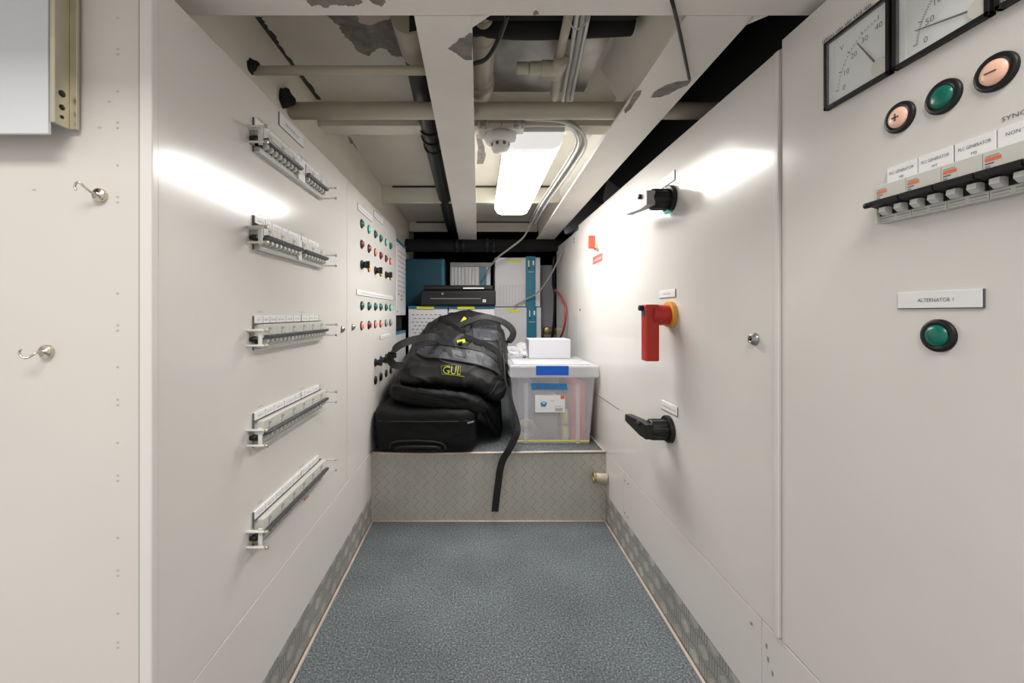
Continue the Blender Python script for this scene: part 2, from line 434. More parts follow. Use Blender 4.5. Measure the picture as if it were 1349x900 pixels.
# cross stiffeners further back
for y, zb, dp, lab in ((1.20,CAMZ+.53,.06,'low cross stiffener just behind the thick cream pipe'), (2.0,CAMZ+.522,.02,'cream cross stiffener above the middle of the lamp end'), (2.78,CAMZ+.536,.02,'last cream cross stiffener in the dark at back')):
    b = MB(); b.box((-.449,y,zb+.0085), (.392,y+.012,CZ), 'plate_paint'); b.box((-.449,y,zb), (.392,y+dp,zb+.008), 'plate_paint')
    if y > 1.5: b.box((-.40,y-.006,CZ-.008), (.36,y,CZ-.0005), 'primer_dark')  # dark strip stands in for the shadowed gap between plate and stiffener
    tag(b.build('ceiling_stiffener'), lab, 'stiffener', kind='structure')

# ------------------------------------------------------------------ cabinets
def lock_part(parent, X, r=.011):
    b = MB(); b.lathe([(0,.006),(r*.35,.006),(r*.4,.0095),(r*.62,.0095),(r*.72,.006),(r*.9,.005),(r,.003),(r,0)], 'lock_steel', X)
    b.lathe([(0,.0098),(r*.30,.0098),(r*.30,.009)], 'black', X); b.lathe([(0,.0075),(r*.36,.0075),(r*.36,.006)], 'black', X)
    o = b.build('door_lock', parent); o['label'] = 'round metal lock'; return o
def panel(parent, name, side, y0, y1, z0, z1, th=.02, m='paint', bev=.0009, d=0.):
    b = MB(); x = WR if side == 'R' else WL; s = 1 if side == 'R' else -1
    b.box((x-s*d,y0,z0), (x+s*th,y1,z1), m, bev); return b.build(name, parent)
def carcass(parent, side, y0, y1, z1, z0=.1):
    b = MB(); x = WR if side == 'R' else WL; s = 1 if side == 'R' else -1
    b.box((x+s*.021,y0,z0), (x+s*.30,y1,z1-.003), 'seam' if side == 'R' else 'groove'); return b.build('carcass', parent)
TL, TR = 1.237, 1.247
# left main cabinet
c = thing('switchboard_cabinet', 'long cream cabinet at left with five rows of circuit breakers', 'cabinet', Matrix.Translation((WL,.95,0)))
c_off = c.matrix_world.inverted()
def P_(o, parent_): o.matrix_parent_inverse = parent_.matrix_world.inverted(); return o
def cab(label, side, y0, y1):
    return thing('switchboard_cabinet', label, 'cabinet', Matrix.Translation((WR if side=='R' else WL, (y0+y1)/2, 0)))
P_(panel(c,'door','L',.549,1.3435,.2755,TL), c); P_(panel(c,'plinth_panel','L',.549,SY+.2,.1,.2735), c)
P_(carcass(c,'L',.57,1.345,TL), c)
b = MB(); b.box((XE+.006,NY-.008,0), (WL+.0015,.5495,TL+.6), 'paint', .002); b.box((XE+.0002,NY-.0008,0),(XE+.0062,.57,2.0),'groove')
q = P_(b.build('corner_post', c), c); q['label'] = 'narrow upright corner strip'
P_(lock_part(c, frame('L',WL,1.292,.762), .010), c)
# left far cabinet
c = cab('cream cabinet at left, farther one, with rows of round indicator lamps', 'L', 1.345, 2.16)
P_(panel(c,'door','L',1.3465,2.155,.2755,TL), c); P_(carcass(c,'L',1.346,2.155,TL), c)
P_(lock_part(c, frame('L',WL,1.402,.765), .010), c)
# right near cabinet
c = cab('cream cabinet nearest at right with two dial meters and push buttons', 'R', -.4, .7)
P_(panel(c,'front_panel','R',-.45,.6985,.2725,TR+.012), c); P_(panel(c,'plinth_panel','R',-.45,.7475,.1065,.2705), c); P_(carcass(c,'R',-.45,.70,TR), c)
b = MB()
for y, z in ((.735,.235),(.731,.215),(.72,.20)): b.box((WR-.0006,y-.002,z-.004),(WR,y+.002,z+.004),'groove',.0002)
P_(b.build('scuff_marks', c), c)
# right door cabinet
c = cab('wide cream cabinet at right carrying three rotary switch handles', 'R', .7, 2.1)
P_(panel(c,'door','R',.7015,2.103,.2725,TR), c); P_(carcass(c,'R',.701,2.1,TR), c)
b = MB(); b.box((WR-.004,.7015,.2725), (WR,.7130,TR-.002), 'paint', .0015); P_(b.build('edge_strip', c), c)
P_(panel(c,'plinth_panel','R',.7495,1.456,.1065,.2705), c); P_(panel(c,'plinth_panel','R',1.458,SY+.3,.1065,.2705), c)
for y, z in ((1.41,.245),(1.41,.135),(1.44,.245),(1.44,.135),(.775,.245),(.775,.13)):
    b = MB(); b.cyl((WR-.0015,y,z), (WR,y,z), .003, 'groove', 10); P_(b.build('screw', c), c)
P_(lock_part(c, frame('R',WR,.765,.764), .0115), c)
b = MB(); b.box((WR-.0006,1.50,.469), (WR,2.1,.472), 'groove'); P_(b.build('lower_seam', c), c)
b = MB(); b.cyl((WR-.002,2.07,.828),(WR,2.07,.828),.006,'black',12); P_(b.build('bolt', c), c)
# far right panel
c = cab('narrow cream panel at far right beyond the switch handles', 'R', 2.105, 2.69)
P_(panel(c,'door','R',2.108,2.69,.2725,1.225), c); P_(carcass(c,'R',2.108,2.69,1.22), c)
for z in (1.195,1.18):
    b = MB(); b.cyl((WR-.002,2.2,z),(WR,2.2,z),.005,'black',10); P_(b.build('bolt', c), c)

# ------------------------------------------------------------------ circuit breaker rows on the left
PW = .0178
def breaker_mesh(w, poles, mark=True, mcol='orange'):
    b = MB(); g = .0004
    Xs = Matrix(((0,0,1,0),(1,0,0,0),(0,1,0,0),(0,0,0,1)))      # profile (y,z) swept along x
    up = [(-.002,0),(.0235,0),(.0235,.016),(.0225,.017),(-.002,.017)]
    lo = [(-.0215,0),(-.0105,0),(-.0105,.0105),(-.0205,.0105),(-.0215,.0095)]
    b.prism(up, g, w-g, 'breaker', Xs); b.prism(lo, g, w-g, 'breaker', Xs)
    b.box((g,-.0130,0), (w-g,-.002,.0118), 'black')
    for p in range(poles):
        x = p*w/poles; pw = w/poles
        b.prism([(-.0135,.0105),(-.0035,.008),(-.0045,.0200),(-.0095,.0205),(-.0135,.016)], x+pw*.42, x+pw*.86, 'nose', Xs)
        b.box((x+pw*.1,-.0165,.0105), (x+pw*.9,-.0155,.0108), 'ink_soft'); b.box((x+pw*.1,-.0195,.0105), (x+pw*.9,-.019,.0108), 'ink_soft')
    if mark:
        b.box((w*.06,.013,.017), (w*.06+.0125*min(1,w/.03+.3),.0165,.0173), mcol); b.box((w*.06,.0175,.017), (w*.06+.011,.0183,.0173), 'ink_soft')
        b.box((w*.06,.0105,.017), (w*.06+.007,.0115,.0173), 'ink'); b.box((w*.06,.005,.017), (w*.06+.004,.009,.0173), 'ink_soft')
        b.box((w*.62,.004,.017), (w*.62+.007,.0052,.0173), 'ink_soft')
    bmesh.ops.recalc_face_normals(b.bm, faces=b.bm.faces[:])
    me = D.meshes.new('breaker'); b.bm.to_mesh(me); b.bm.free()
    for m in b.mats: me.materials.append(M[m])
    return me
def toggle_mesh(w):
    b = MB(); Xs = Matrix(((0,0,1,0),(1,0,0,0),(0,1,0,0),(0,0,0,1)))
    b.prism([(-.0035,.008),(-.001,.0172),(.0035,.0175),(.0045,.0250),(.0025,.0265),(-.0015,.0255),(-.006,.008)], w*.02, w*.98, 'black', Xs)
    bmesh.ops.recalc_face_normals(b.bm, faces=b.bm.faces[:])
    me = D.meshes.new('toggle'); b.bm.to_mesh(me); b.bm.free()
    for m in b.mats: me.materials.append(M[m])
    return me
B1, T1 = breaker_mesh(PW, 1, False), toggle_mesh(PW)
B1m = breaker_mesh(PW, 1, True, 'ink_soft')      # one breaker in three carries a small printed mark
def blank_mesh():
    b = MB(); b.box((.0002,-.0215,0), (PW-.0002,.0235,.015), 'strip', .0006)
    me = D.meshes.new('blank'); b.bm.to_mesh(me); b.bm.free(); me.materials.append(M['strip']); return me
BL = blank_mesh()
Y0 = .787
rows = [(1.131,'topmost','BBBBBBBBB..BBBBBBB'), (.951,'second from top','BBBBBBBBB.BBBBBBBB'), (.766,'middle','BBBBBBBBBBBBBBBBBB'), (.587,'second from bottom','BBBBBBBBBBBBBBBBBB'), (.405,'lowest','BBBBBBBBBBBBBBBBBB')]
LN = 18*PW
for ri, (zc, pos, pat) in enumerate(rows):
    X = frame('L', WL, Y0, zc)
    extra = {0:'white gap in it', 1:'small tags above it', 2:'at eye level beside lock', 3:'rising toward the back', 4:'red tag below it'}[ri]
    t = thing('circuit_breaker_row', '%s row of circuit breakers on left cabinet, %s' % (pos, extra), 'breaker row', X, 'circuit breaker rows on the left cabinet')
    for k, ch in enumerate(pat):
        if ch == 'B':
            o = link('breaker', B1m if k % 3 == 1 else B1, t); o.location = (k*PW,0,0)
            g = link('toggle', T1, o)
        else:
            o = link('blanking_plate', BL, t); o.location = (k*PW,0,0)
    b = MB()
    b.box((-.006,.0245,0), (LN+.004,.0252,.006), 'ink'); b.box((-.006,-.0235,0), (LN+.004,-.0222,.012), 'nose')  # dark line under the labels imitates the label strip's shadow
    b.box((-.0070,-.0235,0), (-.006,.0395,.0025), 'ink')
    b.build('cutout_trim', t)
    b = MB(); b.box((-.005,.0255,0), (LN-.012,.0395,.004), 'strip', .0005)
    rnd = random.Random(ri); x = -.003; k = 0
    while x < LN-.03:
        w = PW*rnd.choice((1.5,2,2.5,3))
        b.box((x+w-.0006,.0255,.004), (x+w,.0395,.0044), 'ink_soft')
        b.scribble(x+w*.22, min(x+w*.8, LN-.02), .0325, .0038, I4, 'ink_soft', seed=ri*40+k, z=.0042)
        x += w; k += 1
    b.box((LN*.62,.0255,.004), (LN*.62+.0012,.0415,.0046), 'ink')
    b.scribble(.012, .03, .0475, .004, I4, 'ink_soft', seed=ri+90, z=.0003)
    b.scribble(LN*.62, LN*.62+.03, .0475, .004, I4, 'ink_soft', seed=ri+95, z=.0003)
    b.build('label_strip', t)
    # end bracket, stand-offs and the clear cover they carry
    b = MB()
    b.box((-.021,-.0165,.0175), (-.0175,.0165,.0245), 'white_plastic', .0006)
    b.box((-.021,.0105,0), (-.0175,.0135,.018), 'white_plastic', .0005)
    b.cyl((-.014,-.003,.0), (-.014,-.003,.013), .0055, 'black', 14)
    b.box((-.0172,-.014,0), (-.008,.012,.004), 'groove')
    b.build('end_bracket', t)
    for sx in (-.0265, LN+.028):
        for sy in (-.0138,.0138):
            b = MB(); b.cyl((sx,sy,0), (sx,sy,.036), .0021, 'white_plastic', 12); b.cyl((sx,sy,.0325), (sx,sy,.0385), .0033, 'zinc', 12)
            b.build('standoff', t)
    b = MB(); b.box((-.0315,-.0185,.0330), (LN+.033,.0185,.0345), 'clear', .0003)
    o = b.build('clear_cover', t); o['label'] = 'clear plastic strip held off the wall'
    if ri == 4:
        b = MB(); b.box((LN*.70,-.041,0), (LN*.70+.022,-.028,.0025), 'redlabel', .0004); o = b.build('red_tag', t); o['label'] = 'small red tag'

# ------------------------------------------------------------------ name plates
def name_plate(side, y0, y1, z0, z1, label, lines=None, scr=None, group=None, m='strip', th=.0022, edge=True, tsize=None):
    x = WR if side == 'R' else WL
    X = frame(side, x, (y0+y1)/2, (z0+z1)/2); w, h = abs(y1-y0), z1-z0
    t = thing('name_plate', label, 'label', X, group)
    b = MB(); b.box((-w/2,-h/2,0), (w/2,h/2,th), m, .0004)
    if edge: b.box((-w/2-.0006,-h/2-.0010,0), (w/2+.0006,-h/2,th*.8), 'ink'); b.box(((-w/2-.0010) if side=='L' else w/2,-h/2,0), ((-w/2) if side=='L' else w/2+.0010,h/2,th*.8), 'ink')  # dark strips imitate the plate's shadow below it and on its near side
    b.build('plate', t)
    b = MB()
    if lines:
        for k, (s, sz, wd, dx, dy) in enumerate(lines): b.text(s, sz, Matrix.Translation((dx,dy,th)), 'ink', wd)
    if scr: b.scribble(-w*scr, w*scr, 0, h*.24, I4, 'ink_soft', seed=int(y0*1000), z=th+.0003)
    b.build('lettering', t)
    return t
name_plate('R', .5036,.4192,.816,.8345, 'white plate lettered ALTERNATOR 1 above single green button', [('ALTERNATOR 1',.0058,.036,-.001,-.0005)])
name_plate('R', 1.165,1.075,1.148,1.173, 'white plate above the upper black rotary handle', scr=.3)
name_plate('R', 1.165,1.071,.852,.872, 'white plate above the red rotary handle', scr=.2)
name_plate('R', 1.155,1.060,.553,.576, 'white plate above the lower black rotary handle', scr=.42)
name_plate('L', .883,1.005,1.202,1.229, 'white plate above topmost breaker row', scr=.3)
name_plate('L', 1.464,1.66,1.168,1.190, 'white plate above first green lamps on far left cabinet', scr=.4)
name_plate('L', 1.69,1.85,1.196,1.220, 'higher white plate near top of far left cabinet', scr=.4)
name_plate('L', 1.45,2.07,.874,.893, 'long white plate between the two lamp blocks on far left cabinet', scr=.42)
name_plate('L', 1.80,2.02,.70,.716, 'small blank plate above black knobs on far left cabinet', scr=.4)

# ------------------------------------------------------------------ indicator lamps and push buttons
def lamp_mesh(rb, rl, lens, n=28, sym=None, dome=.002):
    b = MB(); b.lathe([(rb,0),(rb,.0022),(rb*.96,.0034),(rl*1.06,.0042),(rl*1.0,.0030)], 'black', n=n)
    m1 = b
    l = MB(); l.lathe([(rl*1.01,.0024),(rl*.97,.0044),(rl*.6,.0050+dome*.8),(0,.0050+dome)], lens, n=n)
    if sym == '+':
        l.box((-.0042,-.0007,.006), (.0042,.0007,.0050+dome+.0007), 'ink'); l.box((-.0007,-.0042,.006), (.0007,.0042,.0050+dome+.0007), 'ink')
    if sym == '-': l.box((-.0046,-.0006,.006), (.0046,.0006,.0050+dome+.0007), 'ink')
    return m1, l
def lamp(name, side, y, z, lens, label, cat, rb=.0178, rl=.0118, sym=None, group=None, dome=.002):
    x = WR if side == 'R' else WL
    t = thing(name, label, cat, frame(side, x, y, z), group)
    a, l = lamp_mesh(rb, rl, lens, sym=sym, dome=dome)
    a.build('bezel', t); o = l.build('lens', t)
    return t
lamp('push_button','R',.502,1.0415,'lenspink','salmon push button marked plus, below first dial meter','button',sym='+')
lamp('push_button','R',.455,1.0418,'lensgreen','green button between plus and minus buttons','button')
lamp('push_button','R',.4088,1.042,'lenspink','salmon push button marked minus, below second dial meter','button',sym='-')
lamp('push_button','R',.460,.786,'lensgreen','green button below the ALTERNATOR 1 plate','button')
YC = [1.512,1.612,1.713,1.807,1.911,2.011]
ORD = ['first','second','third','fourth','fifth','sixth']
def dots(z, lenses, rowname, rb=.0165, rl=.0135):
    for k, (y, l) in enumerate(zip(YC, lenses)):
        if not l: continue
        hue = {'lensgreen':'dark green','lensgreen_lit':'bright green','lensred':'dark red','lensred_lit':'glowing red','lensgrey':'pale unlit','lensamber':'amber'}[l]
        lamp('indicator_lamp','L',y,z,l,'%s indicator lamp, %s from left in %s of far left cabinet' % (hue, ORD[k], rowname),'indicator lamp',rb,rl,group='indicator lamps on the far left cabinet',dome=.006)
dots(1.129, ['lensgreen','lensgreen_lit','lensgreen','lensgreen','lensgreen_lit','lensgreen'], 'top lamp row')
dots(1.056, ['lensred','lensred','lensred_lit','lensred','lensred','lensred_lit'], 'second lamp row')
dots(.983, [None,'lensamber',None,'lensamber',None,'lensamber'], 'third lamp row')
dots(.837, ['lensgreen']*4+['lensgreen','lensgreen_lit'], 'fourth lamp row')
dots(.766, ['lensred_lit','lensred','lensred_lit','lensred_lit','lensgrey','lensgrey'], 'fifth lamp row')
def knob(y, z, label, group):
    t = thing('selector_knob', label, 'knob', frame('L', WL, y, z), group)
    b = MB(); b.lathe([(.0165,0),(.0165,.004),(.015,.006),(0,.006)], 'black'); b.build('bezel', t)
    b = MB(); b.lathe([(.0115,.006),(.0115,.016),(.010,.018),(0,.018)], 'black'); b.box((-.004,-.013,.016),(.004,.013,.030),'black',.0015); b.build('grip', t)
for k in (0,2,4): knob(YC[k], .983, 'black selector knob, %s from left in row with amber lamps' % ORD[k//2], 'selector knobs among amber lamps')
for k in (2,3,4,5): knob(YC[k], .612, 'black selector knob, %s from left in low row beside the bag' % ORD[k-2], 'selector knobs beside the bag')
for k in (2,3,4,5):
    t = thing('cable_gland', 'round black cap, %s from left under low selector knobs' % ORD[k-2], 'cap', frame('L', WL, YC[k], .541), 'black caps beside the bag')
    b = MB(); b.lathe([(.0165,0),(.0165,.004),(.014,.007),(0,.0075)], 'black'); b.build('cap', t)
    b = MB(); b.lathe([(.0175,0),(.0175,.0018),(.0165,.0022)], 'rubber'); b.build('ring', t)

# ------------------------------------------------------------------ dial meters on the right
def dial_meter(yc, zc, label, nums, unit, pivot, needle_deg, nl, divisions, rad=.060):
    t = thing('dial_meter', label, 'meter', frame('R', WR, yc, zc), 'square dial meters on near right cabinet')
    s = .048
    b = MB()
    for lo, hi in (((-s,-s),(-s+.0045,s)), ((s-.0045,-s),(s,s)), ((-s,-s),(s,-s+.0045)), ((-s,s-.0045),(s,s))):
        b.box((lo[0],lo[1],0), (hi[0],hi[1],.0075), 'black', .0006)
    b.build('bezel', t)
    b = MB(); f = s-.0046; b.box((-f,-f,0), (f,f,.003), 'dial')
    b.box((-f+.0006,-f,.003), (-f+.0085,f,.0036), 'strip')
    def dirv(a): return Vector((math.cos(math.radians(a)), math.sin(math.radians(a)), 0))
    pv = Vector((pivot[0], pivot[1], .0033))
    a0, a1 = 178, 92
    for k in range(divisions+1):
        a = a0+(a1-a0)*k/divisions; major = k % (divisions//(len(nums)-1)) == 0
        d = dirv(a); n = Vector((-d.y,d.x,0)); L0, L1 = rad, rad+(.0050 if major else .0026); w = .0006 if major else .0003
        b.poly([pv+d*L0+n*w, pv+d*L0-n*w, pv+d*L1-n*w, pv+d*L1+n*w], 'ink')
    for k in range(40):
        A, B = a0+(a1-a0)*k/40, a0+(a1-a0)*(k+1)/40
        b.poly([pv+dirv(A)*rad, pv+dirv(A)*(rad+.0004), pv+dirv(B)*(rad+.0004), pv+dirv(B)*rad], 'ink')
    for k, sx in enumerate(nums):
        a = a0+(a1-a0)*k/(len(nums)-1); p = pv+dirv(a)*(rad-.0085)
        b.text(sx, .0100, Matrix.Translation(p+Vector((0,0,.0001))), 'ink', ext=0)
    b.text(unit, .010, Matrix.Translation((-.022,.026,.0034)), 'ink', ext=0)
    b.build('dial_face', t)
    d = dirv(needle_deg); n = Vector((-d.y,d.x,0)); b = MB(); p0 = Vector((pivot[0],pivot[1],.0050))
    b.poly([p0+d*.004+n*.0013, p0+d*.004-n*.0013, p0+d*nl-n*.0006, p0+d*nl+n*.0006], 'black'); b.build('needle', t)
    b = MB(); px, py = pivot
    prof = [(px+.010*math.cos(math.radians(a)), py+.010*math.sin(math.radians(a))) for a in range(60, 211, 15)]+[(px-.004,-f),(min(px+.014,f),-f),(min(px+.014,f),py+.004)]
    b.prism(prof, .0034, .0058, 'pivot', bevel=.0006); b.build('pivot_cover', t)
    b = MB(); b.box((-f,-f,.0062), (f,f,.0068), 'glass'); b.build('glass_pane', t)
dial_meter(.5575, 1.146, 'square dial meter, farthest of the row, needle near the middle', ['0','10','20','30','40'], 'V', (.033,-.031), 122, .0565, 20)
dial_meter(.4575, 1.146, 'square dial meter in middle of the row, needle low near zero', ['0','50','100','150','200'], 'A', (.038,-.034), 164, .064, 40)
dial_meter(.3575, 1.146, 'square dial meter cut off at top right corner', ['0','20','40','60','80'], 'A', (.033,-.031), 140, .0565, 20)
b = MB(); b.scribble(-.04,.04,0,.0052,I4,'ink',seed=5)
o = b.build('name_plate'); o.matrix_world = frame('R', WR-.0005, .575, 1.203); tag(o, 'dark printed line of lettering above the farthest dial meter', 'label')

# ------------------------------------------------------------------ breaker row on the right
W2 = .0365
XR = frame('R', WR, .516, .9405)
t = thing('circuit_breaker_row', 'row of orange marked circuit breakers on right cabinet below the buttons', 'breaker row', XR)
B2, T2 = breaker_mesh(W2, 2, True), toggle_mesh(W2)
for k in range(7):
    o = link('breaker', B2, t); o.location = (k*W2,0,0); link('toggle', T2, o)
b = MB(); b.box((-.004,-.0215,0), (0,.0235,.015), 'breaker', .0005); b.cyl((-.006,.001,.024), (.002,.001,.024), .0035, 'black', 12); b.build('end_cap', t)
LT = [('PLC GENERATOR','M0'),('PLC GENERATOR','MT'),('PLC GENERATOR','M2'),('NON TRIP',''),('','')]
for k in range(7):
    b = MB(); x = k*W2; b.box((x+.0006,.0255,0), (x+W2-.0006,.0450,.0035), 'strip', .0004); b.box((x+.0002,.0243,0),(x+W2-.0002,.0254,.004),'ink')
    b.box((x+W2-.0006,.0255,0),(x+W2+.0004,.0450,.003),'ink_soft' if k != 1 else 'ink')
    if k < 4:
        b.text(LT[k][0], .0048, Matrix.Translation((x+W2/2,.0375,.0035)), 'ink', .028 if k < 3 else .022)
        if LT[k][1]: b.text(LT[k][1], .0042, Matrix.Translation((x+W2/2,.0302,.0035)), 'ink')
    else: b.scribble(x+.006, x+W2-.006, .0355, .005, I4, 'ink_soft', seed=k, z=.0037)
    b.build('label_strip', t)
b = MB(); b.text('SYNCHRO', .0062, I4, 'ink', .034, ext=.0005); o = b.build('name_plate'); o.matrix_world = frame('R', WR, .388, .9945); tag(o, 'printed word above right breaker row at right edge', 'label')

# ------------------------------------------------------------------ rotary handles
def rotary(y, z, kind, label):
    t = thing('rotary_switch_handle', label, 'switch handle', frame('R', WR, y, z))
    red = kind == 'red'; mb, mh = ('yellow','red') if red else ('black','black')
    b = MB(); R = .036
    prof = []
    for k in range(24):
        a = 2*PI*k/24; prof.append((R*math.cos(a), R*math.sin(a)))
    prof = [(x, max(yv, -R*.86)) for x, yv in prof]
    b.prism(prof, 0, .011, mb, bevel=.0015)
    if kind == 'green': b.box((-.010,-.036,.004), (.010,-.028,.014), 'lensgreen_lit', .001)
    b.build('escutcheon', t)
    b = MB(); b.lathe([(.0265,.010),(.0265,.050),(.024,.054),(0,.054)], mh, n=26)
    if not red:
        for a in range(0, 360, 30):
            c, s = math.cos(math.radians(a)), math.sin(math.radians(a)); b.cyl((c*.026,s*.026,.012),(c*.026,s*.026,.050),.0022,mh,8)
    b.build('hub', t)
    b = MB()
    if red:
        b.box((-.017,-.118,.038), (.017,.027,.073), 'red', .004)
        b.box((-.012,-.002,.0725), (.012,.014,.0740), 'ink', .0005)
        b.box((-.0172,-.022,.050),(-.016,.006,.060),'ink',.0005)
    else:
        b.prism([(-.128,-.010),(-.018,-.020),(.024,-.020),(.024,.018),(-.018,.018),(-.128,.010)], .050, .072, 'device_grey' if kind == 'green' else 'black', bevel=.002)
    b.build('lever', t)
    b = MB()
    if red: b.cyl((-.004,.018,.070), (-.004,.018,.083), .0075, 'rubber', 14)
    else: b.cyl((-.016,.012,.068), (-.016,.012,.079), .0065, 'rubber', 14)
    b.build('lock_pin', t)
    return t
rotary(1.098, 1.104, 'green', 'black rotary switch handle, uppermost, pointing away from the camera')
rotary(1.094, .806, 'red', 'red rotary switch handle hanging down from yellow collar')
rotary(1.107, .508, 'black', 'black rotary switch handle, lowest, pointing away from the camera')
t = thing('key_switch', 'small red key switch with red label near back of right cabinet', 'switch', frame('R', WR, 1.765, 1.083))
b = MB(); b.cyl((0,0,0),(0,0,.014),.012,'zinc',16); b.build('base', t)
b = MB(); b.box((-.006,-.004,.012), (.006,.050,.040), 'redkey', .003); b.build('key', t)
b = MB(); b.box((-.075,-.062,0), (.065,-.030,.0015), 'redlabel'); b.scribble(-.06,.05,-.046,.009,I4,'strip',3,z=.0018); b.build('label_strip', t)

# ------------------------------------------------------------------ hooks and drawer runner on the near wall
def hook(px, py, up, label):
    p = at(px, py, NY)
    t = thing('magnetic_hook', label, 'hook', frame('F', p.x, NY, p.z), 'magnetic hooks on the near left wall')
    b = MB(); b.lathe([(.0085,0),(.0085,.005),(.0078,.006),(.003,.006),(.003,.009),(0,.009)], 'chrome'); b.build('magnet_base', t)
    b = MB(); s = 1 if up else -1
    if up: path = [(0,0,.008),(-.002,.001,.014),(-.008,.006,.018),(-.013,.011,.021),(-.019,.011,.022),(-.022,.006,.022),(-.020,.001,.022)]
    else:  path = [(0,0,.008),(-.003,-.001,.014),(-.009,-.006,.018),(-.014,-.007,.021),(-.020,-.004,.022),(-.0225,.001,.022),(-.019,.005,.022)]
    path = [(x*.62,y*.9,z) for x, y, z in path]
    b.tube(path, .0014, 'chrome'); b.build('hook_arm', t)
hook(134, 258, True, 'small metal hook with its tip curled over, higher of two')
hook(64, 463, False, 'small metal hook curled upward, lower of two, near left edge')
t = thing('wall_cabinet', 'bluish white box cut off at top left corner, with metal runner', 'cabinet', Matrix.Translation((-.7,.53,1.03)))
b = MB(); b.box((-1.3,.515,1.028), (-.5205,.5195,2.2), 'board_white', .0008); P_(b.build('front_board', t), t)
t2 = MB(); x = -.5195
t2.box((x,.5165,1.043), (x+.0035,.5405,2.2), 'zinc'); t2.box((x+.0035,.5375,1.043), (x+.013,.5415,2.2), 'zinc', .0006); t2.box((x+.0035,.5165,1.043),(x+.006,.5185,2.2),'zinc')
for z, r in ((1.054,.0022),(1.066,.0035),(1.083,.0042)):
    t2.cyl((x+.0034,.528,z), (x+.0042,.528,z), r, 'black', 12)
P_(t2.build('drawer_runner', t), t)

# ------------------------------------------------------------------ pipes and services under the ceiling
def one(name, label, cat, fn, group=None):
    b = MB(); fn(b); return tag(b.build(name), label, cat, group)
PZ = CAMZ+.487
def f(b):
    b.cyl((-.449,.852,PZ), (-.06,.852,PZ), .009, 'pipe_paint', 20)
one('ceiling_pipe', 'thin cream pipe crossing left half of the ceiling', 'pipe', f)
def f(b):
    b.cyl((-.449,1.022,PZ), (.97,1.022,PZ), .0195, 'pipe_paint', 28)
one('ceiling_pipe', 'thick cream pipe crossing the whole ceiling', 'pipe', f)
def lump(cx, cy, cz, r, seed):
    def f(b):
        bm = bmesh.new(); bmesh.ops.create_icosphere(bm, subdivisions=3, radius=r)
        for v in bm.verts: v.co *= 1+.5*noise.noise(v.co*60+Vector((seed,0,0)))
        for q in bm.faces: q.smooth = True
        b.merge(bm, 'void', Matrix.Translation((cx,cy,cz)) @ Matrix.Diagonal((1,1,1.0,1)))
    return f
one('pipe_seal', 'black ragged sealing lump at end of the thin pipe', 'seal', lump(-.452,.845,PZ+.004,.017,1))
one('pipe_seal', 'black ragged sealing lump at end of the thick pipe', 'seal', lump(-.450,.985,PZ+.010,.022,5))
# black hose beside the centre beam
t = thing('black_hose', 'black hose running lengthwise along left of the centre beam', 'hose', Matrix.Translation((-.15,.9,1.33)))
b = MB(); HR = .031
pth = []
for px, py in ((517,20),(531,66),(537,95),(545,130),(553,165),(566,215),(577,258),(584,285),(590,305)):
    y = .548*F/(PY-py); pth.append(Vector(((px-PX)*y/F+HR, y, CAMZ+.548)))
b.tube(pth, HR, 'rubber', 20); P_(b.build('hose', t), t)
b = MB()
b.tube([pth[0], pth[1]], HR+.004, 'pipe_paint', 20, smooth=False); o = P_(b.build('sleeve', t), t); o['label'] = 'cream painted sleeve'
for c in (pth[4], pth[4].lerp(pth[5],.22), pth[4].lerp(pth[5],.45)):
    b = MB(); b.tube([c-Vector((0,.008,0)), c+Vector((0,.008,0))], HR+.004, 'rubber', 20, smooth=False)
    P_(b.build('clamp', t), t)
# duct, foil lagging, conduits over the middle bay
def f(b):
    b.box((-.045,.66,CZ-.055), (.30,.80,CZ-.002), 'void', .012); b.tube([(-.04,.815,1.372),(.1,.828,1.370),(.30,.822,1.374)], .024, 'void', 12)
one('air_duct', 'black lagged duct tucked behind the near beam', 'duct', f)
def f(b):
    n = 24; bm = bmesh.new(); vs = [[bm.verts.new((-.045+.33*i/n, .72+.42*j/n, CZ-.006-.0016*noise.noise(Vector((i*.4,j*.4,2))))) for i in range(n+1)] for j in range(n+1)]
    for j in range(n):
        for i in range(n):
            q = bm.faces.new((vs[j][i],vs[j][i+1],vs[j+1][i+1],vs[j+1][i])); q.smooth = True
    b.merge(bm, 'steel')
one('foil_lagging', 'shiny metal sheet above the pipe tee in the middle bay', 'lagging', f)
t = thing('conduit_pipe', 'cream conduit pipe with tee fitting in the middle bay', 'pipe', Matrix.Translation((.18,.8,1.33)))
b = MB(); b.tube([at(752,8,.70), at(737,75,.875)], .0085, 'pipe_paint', 14, smooth=False); b.tube([at(737,75,.875), at(731,128,1.045)], .0115, 'pipe_paint', 14, smooth=False); P_(b.build('pipe', t), t)
b = MB(); c = at(735,90,.90)
b.cyl(c+Vector((-.088,0,0)), c+Vector((-.062,0,0)), .0125, 'pipe_paint', 18); b.cyl(c+Vector((-.061,0,0)), c+Vector((-.035,0,0)), .0135, 'pipe_paint', 18); b.cyl(c+Vector((-.036,0,0)), c+Vector((0,0,0)), .0155, 'pipe_paint', 18)
b.cyl(c+Vector((.003,-.03,.001)), c+Vector((-.003,.025,0)), .0155, 'pipe_paint', 18); P_(b.build('tee_fitting', t), t)
def cable(name, label, cat, path, r, m, group=None, sub=6):
    def f(b): b.tube(path, r, m, 8, sub=sub)
    return one(name, label, cat, f, group)
